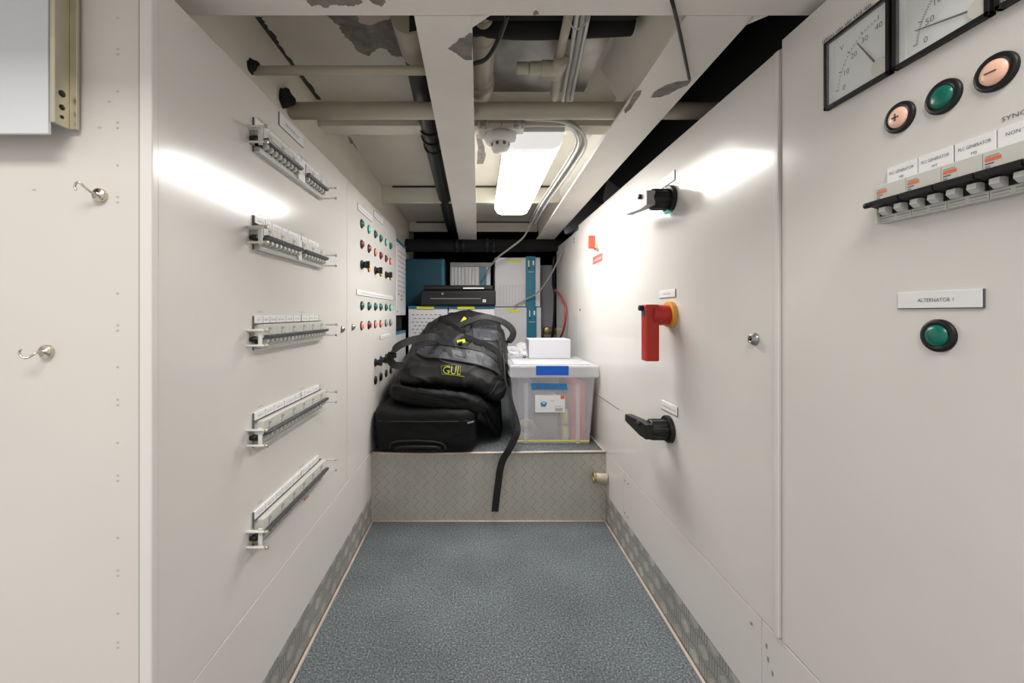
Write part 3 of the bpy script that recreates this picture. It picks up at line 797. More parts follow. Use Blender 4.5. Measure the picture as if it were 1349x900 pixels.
for k, (dx, r, m, nm) in enumerate(((0,.0045,'cable_light','nearest the conduit'),(.011,.0055,'cable_grey','in the middle'),(.021,.004,'cable_light','farthest from the conduit'))):
    cable('ceiling_cable', 'grey cable beside the conduit pipe, %s' % nm, 'cable', [at(762,8,.70)+Vector((dx,0,.004*k)), at(752,70,.87)+Vector((dx,0,0)), at(742,128,1.04)+Vector((dx,0,0)), at(742,150,1.14)+Vector((dx,0,.005))], r, m, 'cables beside the conduit pipe')
def f(b):
    b.tube([at(751,18,.715)+Vector((-.012,0,.01)), at(757,30,.735)+Vector((0,0,-.011)), at(770,26,.735)+Vector((.006,0,0)), at(772,14,.735)+Vector((.006,0,.01))], .0013, 'cable_light', 6)
one('cable_tie', 'pale plastic tie round the ceiling cables', 'cable tie', f)
# cast fitting left of the middle bay
t = thing('pipe_fitting', 'stepped cream pipe fitting beside the centre beam', 'pipe fitting', Matrix.Translation((.01,.85,1.33)))
b = MB(); zc = CZ-.035; xx = .012
b.cyl((xx,.70,zc), (xx-.002,.80,zc), .021, 'pipe_paint', 22); b.cyl((xx-.002,.80,zc), (xx-.003,.86,zc-.004), .024, 'pipe_paint', 22, .026); P_(b.build('sleeve', t), t)
b = MB(); b.cyl((xx-.003,.86,zc-.004), (xx-.008,1.0,zc-.012), .027, 'pipe_paint', 22, .033); b.cyl((xx-.008,1.0,zc-.012),(xx-.01,1.05,zc-.012),.037,'pipe_paint',22); P_(b.build('coupling', t), t)
cable('ceiling_cable', 'black cable arching from the centre beam to the near beam', 'cable', [at(618,86,.80), at(640,78,.80), at(655,56,.775), at(664,34,.74), at(668,20,.72)], .0042, 'rubber')
cable('hanging_rod', 'thin black strap slanting under the right end of near beam', 'strap', [at(885,0,.615), at(896,45,.688), at(908,104,.818)], .0028, 'rubber', sub=3)
# cables gathered beside the lamp
for k, (dx, dz, r, m, nm) in enumerate(((0,0,.0045,'cable_light','palest'),(.012,.004,.0055,'cable_grey','thickest'),(.020,-.004,.004,'cable_light','outermost on the right'),(-.008,.006,.0038,'cable_grey','innermost on the left'))):
    O = Vector((dx,0,dz))
    cable('lamp_cable', 'grey cable bending past the lamp, %s of the bundle' % nm, 'cable', [at(690+k*14,157,1.16)+O, at(738,160,1.16)+O, at(757,172,1.20)+O, at(763,190,1.28)+O, at(752,212,1.40)+O, at(732,242,1.66)+O, at(712,272,2.0)+O, at(700,294,2.36)+O], r, m, 'cables beside the ceiling lamp')
cable('hanging_cable', 'grey cable drooping from the ceiling to the small finned charger', 'cable', [at(700,292,2.36), at(690,312,2.44), at(672,327,2.50), at(655,340,2.56), at(643,355,2.64), at(634,371,2.735)], .0055, 'cable_grey')
cable('hanging_cable', 'grey cable drooping across the upper white inverter', 'cable', [at(762,300,2.25), at(742,330,2.45), at(724,365,2.60), at(708,386,2.66), at(690,396,2.685), at(676,405,2.69)], .005, 'cable_grey')
# smoke detector
c = at(660,186,1.19); zt = CAMZ+.53
t = thing('smoke_detector', 'white round smoke detector under the ceiling beside the lamp', 'smoke detector', Matrix.Translation((c.x,c.y,zt)))
b = MB(); b.box((-.065,-.012,-.018), (.065,.06,0), 'paint_ceiling', .003); b.text('3', .016, Matrix(((1,0,0,.0),(0,0,-1,-.0125),(0,1,0,-.006),(0,0,0,1))), 'ink', ext=0); b.build('bracket', t)
b = MB(); b.lathe([(0,-.018),(.046,-.018),(.046,-.028),(.042,-.040),(.027,-.043)], 'white_plastic', Matrix.Translation((0,.03,0)), 32); b.build('base', t)
b = MB(); b.lathe([(.026,-.038),(.026,-.058),(.022,-.065),(0,-.066)], 'white_plastic', Matrix.Translation((0,.03,0)), 28)
for a in range(0, 360, 45):
    X = Matrix.Translation((0,.03,0)) @ Matrix.Rotation(math.radians(a+22), 4, 'Z'); b.box((-.004,.0245,-.053), (.004,.0268,-.044), 'ink', 0, X)
b.build('sensor_head', t)
for sx in (-1, 1):
    b = MB(); b.cyl((sx*.045,-.034,-.010), (sx*.045,-.010,-.010), .0105, 'cable_grey', 16); b.cyl((sx*.045,-.040,-.010),(sx*.045,-.034,-.010),.007,'board_grey',12); b.build('cable_gland', t)
# ceiling lamp
LY0, LY1, LX0, LX1 = 1.215, 2.02, .082, .245
LZ = CAMZ+.47
t = thing('ceiling_lamp', 'bright fluorescent ceiling lamp between the beams', 'ceiling lamp', Matrix.Translation(((LX0+LX1)/2,(LY0+LY1)/2,CZ)))
b = MB(); b.box((LX0+.006,LY0,LZ+.055), (LX1-.006,LY1,CZ), 'white_plastic', .004); P_(b.build('housing', t), t)
def loft_box(b, x0, x1, y0, y1, zt, zb, inset, m, r=.02):
    prof = [(x0,zt),(x1,zt),(x1,zb+r*1.3),(x1-inset*.4,zb+r*.4),(x1-inset,zb),(x0+inset,zb),(x0+inset*.4,zb+r*.4),(x0,zb+r*1.3)]
    b.prism(prof, y0, y1, m, Matrix(((1,0,0,0),(0,0,1,0),(0,1,0,0),(0,0,0,1))))
b = MB(); loft_box(b, LX0, LX1, LY0+.035, LY1, LZ+.055, LZ, .03, 'diffuser_side'); b.bm.normal_update()
dm = b.mi('diffuser')
for fc in b.bm.faces:
    if abs(fc.normal.z) > .9 and fc.calc_center_median().z < LZ+.01: fc.material_index = dm
P_(b.build('diffuser', t), t)
b = MB(); loft_box(b, LX0-.001, LX1+.001, LY0, LY0+.035, LZ+.055, LZ+.001, .03, 'diffuser_end'); b.box((LX0-.004,LY0-.004,LZ+.048),(LX1+.004,LY0+.02,LZ+.060),'device_white',.002); P_(b.build('end_cap', t), t)
b = MB()
for y in (LY0+.08, LY1-.35, LY1-.12):
    for x, s in ((LX0,-1),(LX1,1)): b.box((x-.004 if s<0 else x,y,LZ+.035), (x if s<0 else x+.004,y+.02,LZ+.065), 'zinc', .001)
P_(b.build('clips', t), t)
for k, x in enumerate((.135,.165)):
    tt = thing('cable_gland', 'grey cable gland, %s of pair above the near lamp end' % ('left' if k == 0 else 'right'), 'cable gland', Matrix.Translation((x,1.20,CAMZ+.55)))
    b = MB(); b.cyl((0,-.02,0), (0,0,0), .010, 'board_grey', 14); b.build('body', tt)
    b = MB(); b.cyl((0,-.03,0), (0,-.018,0), .0125, 'board_grey', 6); b.build('nut', tt)

# pale offcuts lying behind the right cabinet top, in the dark gap
for pts, lab, Y in (([(800,236),(822,252),(800,276),(794,262)],'grey folded sheet in dark gap above the upper black handle',1.9), ([(741,296),(776,262),(790,268),(760,302),(744,308)],'grey folded sheet in dark gap at the far end',2.35)):
    b = MB(); P = [at(px,py,Y)+Vector((.0,0,0)) for px,py in pts]
    P2 = [p+Vector((.02,.03,.0)) for p in P]
    n = len(P); b.poly(P,'carton'); b.poly(list(reversed(P2)),'carton')
    for i in range(n): b.poly([P[i],P[(i+1)%n],P2[(i+1)%n],P2[i]],'carton')
    tag(b.build('insulation_flap'), lab, 'insulation')

# ------------------------------------------------------------------ stored equipment at the back
def slab(name, parent, lo, hi, m, bev=.003, extra=None):
    b = MB(); b.box(lo, hi, m, bev)
    if extra: extra(b)
    return P_(b.build(name, parent), parent)
EY = 2.72
def inverter(x0, x1, z0, z1, label, fins):
    t = thing('inverter', label, 'inverter', Matrix.Translation(((x0+x1)/2,EY,z0)))
    def ex(b):
        if fins:
            for k in range(9):
                x = x0+.02+k*(x1-x0-.115)/9; b.box((x,EY-.003,z0+.01), (x+.012,EY,z0+(z1-z0)*.45), 'device_white', .001); b.box((x+.0135,EY-.0006,z0+.01),(x+.0155,EY,z0+(z1-z0)*.45),'board_grey')
        b.box((x0+.08,EY-.0008,z1-.032), (x0+.17,EY,z1-.016), 'lime')
    slab('casing', t, (x0,EY,z0), (x1,3.079,z1), 'device_white', .004, ex)
    def ex2(b):
        xs = x1-.09
        b.box((xs+.012,EY-.009,z1-.075), (xs+.022,EY-.0075,z1-.064), 'black'); b.box((xs+.012,EY-.009,z1-.06),(xs+.018,EY-.0075,z1-.02),'strip')
        b.scribble(-.02,.02,0,.006,Matrix(((0,0,0,xs+.04),(0,0,-1,EY-.0079),(1,0,0,z1-.04),(0,0,0,1))),'strip',2,z=.0003)
        b.box((xs+.04,EY-.009,z1-.05),(xs+.050,EY-.0075,z1-.022),'strip'); b.box((xs+.01,EY-.0085,z1-.094),(xs+.05,EY-.0075,z1-.092),'strip')
    slab('front_stripe', t, (x1-.094,EY-.008,z0+.002), (x1-.031,EY,z1+.008), 'teal', .002, ex2)
    return t
inverter(.111,.402,.853,1.168,'upper white inverter with teal stripe and fins, at back right',True)
inverter(.103,.408,.52,.849,'lower white inverter with teal stripe, under the upper one',False)
t = thing('battery_charger', 'small white ribbed charger with teal stripe above the black box', 'charger', Matrix.Translation((-.05,2.76,.9)))
def ex(b):
    for k in range(8): b.box((-.170+k*.0225,2.748,.92), (-.170+k*.0225+.017,2.76,1.11), 'device_white', .002)
slab('casing', t, (-.178,2.76,.90), (.085,3.079,1.112), 'device_white', .003, ex)
slab('top_cover', t, (-.178,2.765,1.112), (.09,3.079,1.142), 'device_grey', .003)
slab('front_stripe', t, (.012,2.75,.92), (.058,2.76,1.112), 'teal', .001)
b = MB(); b.box((-.46,2.66,.856), (-.205,3.079,1.152), 'teal_dark', .006); b.box((-.225,2.655,.86),(-.21,2.66,1.15),'teal',.001)
tag(b.build('teal_box'), 'dark teal metal box at back left above perforated cabinets', 'box')
def perforated(x0, x1, label):
    t = thing('perforated_cabinet', label, 'cabinet', Matrix.Translation(((x0+x1)/2,2.46,SZ)))
    def ex(b):
        z = .80; r = 0
        while z > .30:
            x = x0+.02+(r % 2)*.013
            while x < x1-.03:
                b.box((x,2.4585,z), (x+.014,2.46,z+.004), 'ink'); x += .026
            z -= .021; r += 1
    slab('casing', t, (x0,2.46,SZ), (x1,2.64,.838), 'device_white', .003, ex)
    slab('top_cap', t, (x0-.002,2.452,.838), (x1+.002,2.64,.853), 'teal', .002)
    b = MB(); b.box((x0+.05,2.4505,.836), (x0+.15,2.4525,.850), 'lime'); P_(b.build('yellow_label', t), t)
perforated(-.40,-.172,'white perforated cabinet with teal cap, left one behind the bag')
perforated(-.166,.098,'white perforated cabinet with teal cap, right one under black box')
t = thing('vent_unit', 'narrow white vented unit at end of the left cabinets', 'vent unit', Matrix.Translation((-.45,2.32,.80)))
def ex(b):
    for k in range(9): b.box((WL-.0,2.20,1.135-k*.026), (WL+.0012,2.44,1.139-k*.026), 'board_grey')
    for y, z in ((2.22,.905),(2.30,.90),(2.30,.88)): b.box((WL,y,z),(WL+.001,y+.02,z+.012),'ink')
    for z in (1.165,.82): b.cyl((WL+.001,2.19,z),(WL+.0025,2.19,z),.005,'ink',10)
slab('casing', t, (WL-.14,2.175,.80), (WL,2.447,1.18), 'device_white', .003, ex)
slab('top_cap', t, (WL-.14,2.17,1.18), (WL+.001,2.447,1.195), 'teal', .002)
t = thing('vent_unit', 'lower white unit with teal edge, half hidden behind the bag', 'vent unit', Matrix.Translation((-.45,2.32,SZ)))
slab('casing', t, (WL-.14,2.175,SZ), (WL,2.447,.70), 'device_white', .003)
slab('top_cap', t, (WL-.14,2.17,.70), (WL+.001,2.447,.715), 'teal', .002)
b = MB(); b.box((WL-.13,2.18,.715),(WL-.02,2.44,.799),'void',.01)
tag(b.build('packing_foam'), 'black gap packing between two white side units', 'packing')
# black printer-like box
t = thing('black_media_box', 'flat black device with white strip on top of perforated cabinets', 'device', Matrix.Translation((-.11,2.5,.854)))
def ex(b):
    b.box((-.30,2.429,.915), (-.02,2.431,.919), 'void'); b.box((-.27,2.429,.893),(.02,2.431,.896),'device_grey')
    b.cyl((-.20,2.427,.922),(-.20,2.431,.922),.006,'device_grey',12)
slab('casing', t, (-.325,2.43,.854), (.105,2.648,.942), 'black', .008, ex)
slab('top_deck', t, (-.31,2.434,.942), (.09,2.64,.972), 'black', .010)
b = MB(); b.box((-.082,2.4325,.951),(.038,2.4345,.958),'strip'); o = P_(b.build('white_strip', t), t)
b = MB(); b.box((.030,2.4282,.874),(.048,2.4302,.890),'device_white'); b.box((.034,2.4275,.878),(.044,2.4285,.886),'board_grey'); P_(b.build('badge', t), t)
b = MB(); P = [(0,0),(.16,0),(.16,.0)]
b.prism([(0,0),(.075,0),(.075,.085),(.0,.085)], 0, .06, 'black', Matrix.Translation((0,0,0)) @ Matrix(((1,0,0,.02),(0,0,1,2.431-.02),(0,1,0,.856),(0,0,0,1)))) if False else None
# grey board with black edge
t = thing('equipment_board', 'grey mounting board with black edge right of the white inverters', 'board', Matrix.Translation((.47,2.87,.7)))
slab('board', t, (.41,2.90,.62), (.535,2.92,1.14), 'board_grey', .002)
slab('edge_strip', t, (.524,2.89,.66), (.533,2.90,1.15), 'black', .001)
b = MB(); b.tube([at(716,442,2.86), at(724,436,2.86), at(732,431,2.87)], .006, 'black'); P_(b.build('lower_strip', t), t)
cable('black_cable', 'black cable hanging down edge of the grey board', 'cable', [at(730,338,2.70), at(729,350,2.70), at(729,375,2.75), at(731,388,2.75), at(730,420,2.78), at(727,446,2.80)], .008, 'rubber')
cable('red_cable', 'red cable curving down beside the far right panel', 'cable', [at(731,382,2.60), at(738,389,2.45), at(744,402,2.34), at(745,418,2.32), at(742,436,2.36), at(737,448,2.44), at(733,466,2.5)], .0065, 'cable_red')
def f(b):
    c = at(722,436,2.82); b.cyl(c, c+Vector((0,.05,0)), .03, 'brass', 14); b.cyl(c+Vector((.04,-.01,.0)), c+Vector((.04,.05,.0)), .022, 'brass', 12); b.box(c+Vector((-.03,0,-.06)), c+Vector((.06,.07,-.02)), 'primer', .01)
    b.box((.42,2.86,SZ), (.53,2.90,.64), 'primer', .01)
one('valve_block', 'dull brass fitting low behind the white carton', 'fitting', f)
def f(b):
    b.tube([(-.60,2.66,1.235),(-.3,2.66,1.235),(0,2.665,1.235),(.3,2.66,1.235),(.7,2.66,1.24)], .040, 'void', 14)
    for x in (-.13,-.09,.06,.1): b.tube([(x-.008,2.66,1.235),(x+.008,2.66,1.235)], .043, 'rubber', 14, smooth=False)
one('black_hose', 'thick black hose lying across the back above the equipment', 'hose', f)

# ------------------------------------------------------------------ luggage
def soft(dims, n=26, p=5., deform=None, seed=0, amp=.006, fr=9.):
    """soft-cornered box: a rounded cube warped by deform and wrinkled"""
    bm = bmesh.new(); bmesh.ops.create_cube(bm, size=2)
    bmesh.ops.subdivide_edges(bm, edges=bm.edges[:], cuts=n, use_grid_fill=True)
    hx, hy, hz = (d/2 for d in dims)
    for v in bm.verts:
        c = v.co; L = (abs(c.x)**p+abs(c.y)**p+abs(c.z)**p)**(1/p); v.co = c/L
        q = Vector((v.co.x*hx, v.co.y*hy, v.co.z*hz)); v.co = deform(q, v.co.copy()) if deform else q
    bm.normal_update()
    off = {}
    for v in bm.verts:
        w = v.co*fr + Vector((seed*7.3, 0, 0))
        r = 1-abs(noise.noise(w))*2; r2 = noise.noise(w*2.3+Vector((3,1,5)))
        r3 = 1-abs(noise.noise(Vector((w.x*1.2, w.y*1.2, w.z*3.2))+Vector((9,2,4))))*2
        r4 = (1-abs(noise.noise(Vector((w.x*2.6+w.z*1.3, w.y*1.6, w.z*2.0-w.x*.8))+Vector((2,8,1))))*1.6)**3
        off[v] = v.normal*(amp*(r*.8+r2*.45+r3*.45+r4*.9))
    for v in bm.verts: v.co += off[v]
    for fc in bm.faces: fc.smooth = True
    bm.normal_update()
    return bm
def bvh(bm): bm.faces.ensure_lookup_table(); return BVHTree.FromBMesh(bm)
def smooth01(t): t = max(0, min(1, t)); return t*t*(3-2*t)

# wheeled suitcase, lowest
SC = Vector((-.205,1.90,SZ+.089))
def dsc(q, u):
    q = q.copy()
    return q + SC
bm = soft((.40,.56,.172), 26, 8., dsc, 1, .0028, 8)
tb = bvh(bm)
t = thing('suitcase', 'black soft suitcase lying flat under the bags, nearest the step edge', 'suitcase', Matrix.Translation((SC.x,SC.y,SZ)))
b = MB(); b.merge(bm, 'bag_dark', smooth=True); P_(b.build('body', t), t)
def front_hit(tree, x, z, off=.003, y0=1.0):
    h = tree.ray_cast(Vector((x,y0,z)), Vector((0,1,0)))[0]
    return Vector((x, (h.y if h else 1.7)-off, z))
def top_hit(tree, x, y, off=.003):
    h = tree.ray_cast(Vector((x,y,1.5)), Vector((0,0,-1)))[0]
    return Vector((x, y, (h.z if h else .6)+off))
def side_hit(tree, y, z, off=.003):
    h = tree.ray_cast(Vector((1.0,y,z)), Vector((-1,0,0)))[0]
    return Vector(((h.x if h else .1)+off, y, z))
b = MB()
b.tube([front_hit(tb,x,z,.004) for x, z in ((-.335,.295),(-.325,.318),(-.29,.325),(-.22,.326),(-.16,.322),(-.13,.312),(-.12,.292))], .004, 'webbing')
b.tube([front_hit(tb,x,z,o) for x, z, o in ((-.31,.297,.004),(-.285,.306,.016),(-.225,.309,.020),(-.165,.306,.016),(-.14,.297,.004))], .0055, 'black')
P_(b.build('grab_handle', t), t)
b = MB(); b.tube([front_hit(tb,x,.398,.002) for x in (-.38,-.30,-.2,-.1,-.03)], .003, 'webbing'); P_(b.build('zip', t), t)
b = MB(); b.ribbon([front_hit(tb,-.038,.392,.006), front_hit(tb,-.025,.393,.006), front_hit(tb,-.014,.392,.006)], (0,0,1), .006, .002, 'device_grey'); P_(b.build('buckle', t), t)

# squashed holdall in the middle, drooping to the right
HC = Vector((-.135,1.94,.474))
def dh(q, u):
    q = q.copy(); x = q.x+HC.x
    droop = smooth01((x+.02)/.11)
    q.z = q.z - .014*u.x - droop*.06
    q.z += .004 if u.z < 0 else 0
    if u.z < 0: q.z -= droop*.10
    q.y += droop*.03 + .02*u.z
    q.x += .02*u.z*(-1 if u.x > 0 else 1)*.5
    return q + HC
bm = soft((.475,.52,.046), 36, 3.2, dh, 3, .006, 8)
th_ = bvh(bm)
t = thing('holdall', 'squashed black holdall between the suitcase and the logo bag', 'bag', Matrix.Translation((HC.x,HC.y,HC.z-.05)))
b = MB(); b.merge(bm, 'bag_dark', smooth=True); P_(b.build('body', t), t)
b = MB()
fl = [front_hit(th_,x,z,.006) for x, z in ((-.365,.492),(-.33,.490),(-.26,.484),(-.18,.478),(-.10,.470),(-.05,.464),(0,.445),(.03,.43))]
FLP = spline(fl, 8)
def dfl(q, u):
    k = (u.x+1)/2*(len(FLP)-1); i = min(int(k), len(FLP)-2); c = FLP[i].lerp(FLP[i+1], k-i)
    return c + Vector((0, u.y*.020-.004, u.z*.030*(1-.25*smooth01(u.x))))
b.merge(soft((1,1,1), 34, 3.0, dfl, 9, .0045, 14), 'bag_dark', smooth=True); P_(b.build('padded_flap', t), t)
b = MB(); b.tube([front_hit(th_,x,z,.006) for x, z in ((-.10,.455),(-.05,.472),(0,.452),(.04,.43))], .006, 'webbing'); P_(b.build('strap', t), t)

# large bag with the yellow logo on top
BC = Vector((-.115,1.99,.65))
def holdall_top(x): return .500-.014*max(-1,min(1,(x+.135)/.24))-.06*smooth01((x+.02)/.11)
def db(q, u):
    a, c = (u.y+1)/2, (u.z+1)/2
    fb, ft, bt, bb = (1.70,.48), (1.875,.690), (2.30,.805), (2.31,.53)
    y = (fb[0]*(1-c)+ft[0]*c)*(1-a)+(bb[0]*(1-c)+bt[0]*c)*a
    z = (fb[1]*(1-c)+ft[1]*c)*(1-a)+(bb[1]*(1-c)+bt[1]*c)*a
    w = .226-.034*c-.012*a
    x = -.112+.026*c+.020*a + u.x*w
    y -= .030*(1-u.z**2)*(1-u.x**2)*(1-a)
    z += (.026*(1-u.x**2)-.022*smooth01(-u.x))*c
    x += .018*(1-u.z**2)*(1 if u.x > 0 else -1)*abs(u.x)
    z = z*1.0 + (1-c)**1.5*(holdall_top(x)+.008-(fb[1]*(1-a)+bb[1]*a))
    return Vector((x, y, z))
bm = soft((1,1,1), 64, 6.5, db, 5, .0085, 7)
tg = bvh(bm)
t = thing('duffel_bag', 'large charcoal bag with yellow logo on top of the pile', 'bag', Matrix.Translation((BC.x,BC.y,BC.z-.17)))
b = MB(); b.merge(bm, 'bag', smooth=True); P_(b.build('body', t), t)
def fh(px, py, off=.003):
    """point of the bag's skin seen along a sight line from the passage"""
    d = Vector(((px-PX)/F, 1, -(py-PY)/F)); h = tg.ray_cast(Vector((0,0,CAMZ)), d)
    if not h[0]: return at(px, py, 1.85)
    return h[0]+h[1]*off if h[1].dot(d) < 0 else h[0]-h[1]*off
b = MB(); p1 = [(549,463),(556,458),(575,455),(600,457),(625,462),(645,470),(655,478)]
p2 = [(549,466),(560,471),(580,473),(605,477),(630,482),(648,488),(656,494)]
b.tube([fh(*p,.004) for p in p2], .004, 'webbing'); b.tube([fh(*p,.003) for p in p1], .0035, 'webbing'); P_(b.build('zip', t), t)
b = MB()
for (ax, ay), (bx, by) in zip(list(zip(p1,p2))[0:0] or [], []): pass
n = 12
A = spline([Vector((*p,0)) for p in p1], 4); B = spline([Vector((*p,0)) for p in p2], 4)
for i in range(len(A)-1):
    for k in range(4):
        q = []
        for (ii, kk) in ((i,k),(i+1,k),(i+1,k+1),(i,k+1)):
            c = A[ii].lerp(B[ii], kk/4); q.append(fh(c.x, c.y, .0035))
        b.poly(q, 'bag_slate', True)
P_(b.build('pocket_panel', t), t)
# slate panel on the upper right
b = MB(); nx, ny = 10, 6
for i in range(nx):
    for j in range(ny):
        q = []
        for ii, jj in ((i,j),(i+1,j),(i+1,j+1),(i,j+1)):
            s, r = ii/nx, jj/ny; px = 622+s*32+r*2; py = 431+r*(17+4*s)-2*s; q.append(fh(px, py, .003))
        b.poly(q, 'bag_slate', True)
o = P_(b.build('side_panel', t), t); o['label'] = 'slate grey panel'
# logo: outlined yellow letters
b = MB()
vs, fs = text_geo('GUL'); xs = [v[0] for v in vs]; w = max(xs)-min(xs)
V = []
for v in vs:
    px = 584+(v[0]-min(xs))/w*23; py = 493-(v[1]/.72)*10.5+ (v[0]-min(xs))/w*1.5
    V.append(b.bm.verts.new(fh(px+ (v[1]/.72)*1.0, py, .009)))
i = b.mi('logo')
for f_ in fs:
    try: g = b.bm.faces.new([V[k] for k in f_]); g.material_index = i
    except ValueError: pass
b.tube([fh(*p,.009) for p in ((583,494),(582,483),(595,482.5),(606,484),(607,495))], .0008, 'logo', 6, smooth=False); b.tube([fh(*p,.009) for p in ((583,494),(596,494.5),(610,496.5))], .0011, 'logo', 6, smooth=False)
o = P_(b.build('logo', t), t); o['label'] = 'yellow logo lettering'
# handles
b = MB(); b.ribbon([fh(580,452,.0), at(572,444,1.76), at(548,447,1.74), at(528,454,1.72), at(517,464,1.715), at(514,474,1.72), at(520,481,1.74), at(532,482,1.78)], [(0,.3,1)]*3+[(0,.4,1),(.6,.2,.8),(.8,.1,.5),(0,0,1),(0,.4,1)], .030, .005, 'webbing')
o = P_(b.build('carry_handle', t), t); o['label'] = 'left loop handle'
b = MB(); b.ribbon([fh(600,432,.004), at(634,418,1.96), at(655,421,1.98), at(670,429,2.0), at(676,438,2.0), at(673,447,2.0), at(664,452,1.99), fh(655,452,.0)], [(0,.6,.8)]*3+[(.5,.3,.8),(.9,.1,.3),(.5,.1,-.8),(0,.2,1),(0,.3,1)], .030, .005, 'webbing')
o = P_(b.build('carry_handle', t), t); o['label'] = 'right loop handle'
b = MB(); b.ribbon([fh(560,440,.005), fh(576,425,.008), fh(590,427,.008), fh(604,436,.008), fh(612,440,.006)], (0,.4,.9), .026, .005, 'webbing'); b.ribbon([fh(605,455,.008), fh(618,432,.012), fh(627,418,.010)], (1,0,.3), .018, .008, 'webbing'); b.ribbon([fh(611,444,.008), fh(632,452,.009), fh(652,462,.009), fh(660,478,.006), fh(661,500,.004)], (.5,.1,.8), .020, .005, 'webbing'); P_(b.build('cross_straps', t), t)
for (px, py, lab) in ((611,425,'upper yellow zip pull'), (607,453,'lower yellow zip pull')):
    c = fh(px, py, .012); b = MB(); b.ribbon([c+Vector((-.018,0,-.004)), c, c+Vector((.016,0,.003))] if py > 440 else [c+Vector((-.008,0,-.014)), c, c+Vector((.010,0,.014))], (0,.3,1) if py > 440 else (1,0,0), .016, .005, 'lime')
    o = P_(b.build('zip_pull', t), t); o['label'] = lab
c = fh(621,424,.012); b = MB(); b.ribbon([c+Vector((-.010,0,.005)), c, c+Vector((.012,0,-.006))], (0,.2,1), .009, .003, 'strip'); P_(b.build('white_tag', t), t)
b = MB()
for line in ([(563,508),(575,517),(600,525),(625,527),(645,520),(656,503)], [(541,462),(533,485),(528,512)], [(655,440),(659,462),(660,490)], [(575,470),(585,478),(600,482)]):
    b.tube([fh(*p,.002) for p in line], .0028, 'webbing', 8)
P_(b.build('piping', t), t)
# loose webbing hanging over the step
t5 = MB(); t5.ribbon([at(663,468,1.80), at(666,500,1.72), at(674,528,1.69), at(681,556,1.66), at(681,570,1.642), at(672,590,1.632), at(661,610,1.628), at(656,640,1.628), at(652,674,1.630)], [(0,1,.2)]*2+[(.3,.9,0),(.7,.7,0)]+[(1,.2,0)]*5, .027, .003, 'webbing')
o = P_(t5.build('hanging_strap', t), t); o['label'] = 'loose black strap hanging over the step'

# ------------------------------------------------------------------ storage tub and what is in and on it
TY0, TY1 = 1.745, 2.12
t = thing('storage_tub', 'clear plastic storage tub with milky lid on the step', 'storage tub', Matrix.Translation((.31,1.93,SZ)))
def shell(b, lo, hi, z0, z1, th, m):
    """open tapered box: lo and hi are (x0,x1,y0,y1) at bottom and top"""
    def ring(r, z, i): return [Vector((r[0]+i,r[2]+i,z)), Vector((r[1]-i,r[2]+i,z)), Vector((r[1]-i,r[3]-i,z)), Vector((r[0]+i,r[3]-i,z))]
    o0, o1, i0, i1 = ring(lo,z0,0), ring(hi,z1,0), ring(lo,z0+th,th), ring(hi,z1,th)
    for k in range(4):
        j = (k+1) % 4
        b.poly([o0[k],o0[j],o1[j],o1[k]], m); b.poly([i0[j],i0[k],i1[k],i1[j]], m); b.poly([o1[k],o1[j],i1[j],i1[k]], m)
    b.poly(list(reversed(o0)), m); b.poly(i0, m)
lo, hi = (.160,.462,TY0+.012,TY1-.012), (.136,.482,TY0,TY1)
b = MB(); shell(b, lo, hi, SZ+.001, .553, .0025, 'bin')
for x in (.192,.405):
    b.prism([(x,SZ+.004),(x+.016,SZ+.004),(x+.018,.53),(x-.002,.53)], TY0+.002, TY0+.009, 'bin', Matrix(((1,0,0,0),(0,0,1,0),(0,1,0,0),(0,0,0,1))))
P_(b.build('tub', t), t)
b = MB(); b.box((.130,TY0-.018,.548), (.496,TY1+.012,.598), 'lid', .008); b.box((.15,TY0+.01,.597),(.47,TY1-.01,.603),'lid',.003); P_(b.build('lid', t), t)
b = MB(); b.box((.162,TY0+.0085,SZ+.010), (.462,TY0+.0115,SZ+.016), 'tapeyellow'); o = P_(b.build('bottom_rim', t), t); o['label'] = 'thin yellow line along the bottom'
def yfront(z): return TY0+.012*(1-(z-SZ)/(.553-SZ))
b = MB(); b.box((.238,TY0-.0198,.559), (.370,TY0-.0186,.597), 'bluetape'); P_(b.build('lid_tape', t), t)
b = MB(); X = Matrix.Translation((.296,yfront(.51)-.0012,.510)) @ Matrix.Rotation(math.radians(-.5),4,'Y')
b.prism([(-.073,-.013),(.074,-.013),(.070,.011),(-.078,.015)], -.0004, .0004, 'bluetape2', X @ Matrix(((1,0,0,0),(0,0,-1,0),(0,1,0,0),(0,0,0,1))))
b.scribble(-.055,.035,.0,.013,X @ Matrix(((1,0,0,0),(0,0,-1,-.0006),(0,1,0,0),(0,0,0,1))),'ink',8); P_(b.build('written_tape', t), t)
b = MB(); x0, x1, z0, z1 = .237,.360,.403,.474; yf = yfront(.44)-.0016
b.box((x0,yf,z0), (x1,yf+.0006,z1), 'strip'); b.box((x1-.018,yf-.0006,z1-.016), (x1-.002,yf,z1-.001), 'redkey')
XF = frame('F', (x0+x1)/2, yf, (z0+z1)/2)
b.prism([(-.036,-.012),(-.018,-.012),(-.012,.004),(-.026,.010),(-.040,.004)], .0002, .0006, 'bluetape2', XF); b.prism([(-.034,.003),(-.026,.006),(-.017,.003),(-.026,-.001)], .0006, .0009, 'strip', XF)
for k in range(9): b.box((.022+k*.0035,-.030,.0002), (.022+k*.0035+.0016,-.018,.0005), 'ink', 0, XF)
b.scribble(.02,.052,-.010,.006,XF,'ink_soft',4); b.scribble(.0,.02,.012,.005,XF,'ink_soft',6); P_(b.build('paper_label', t), t)

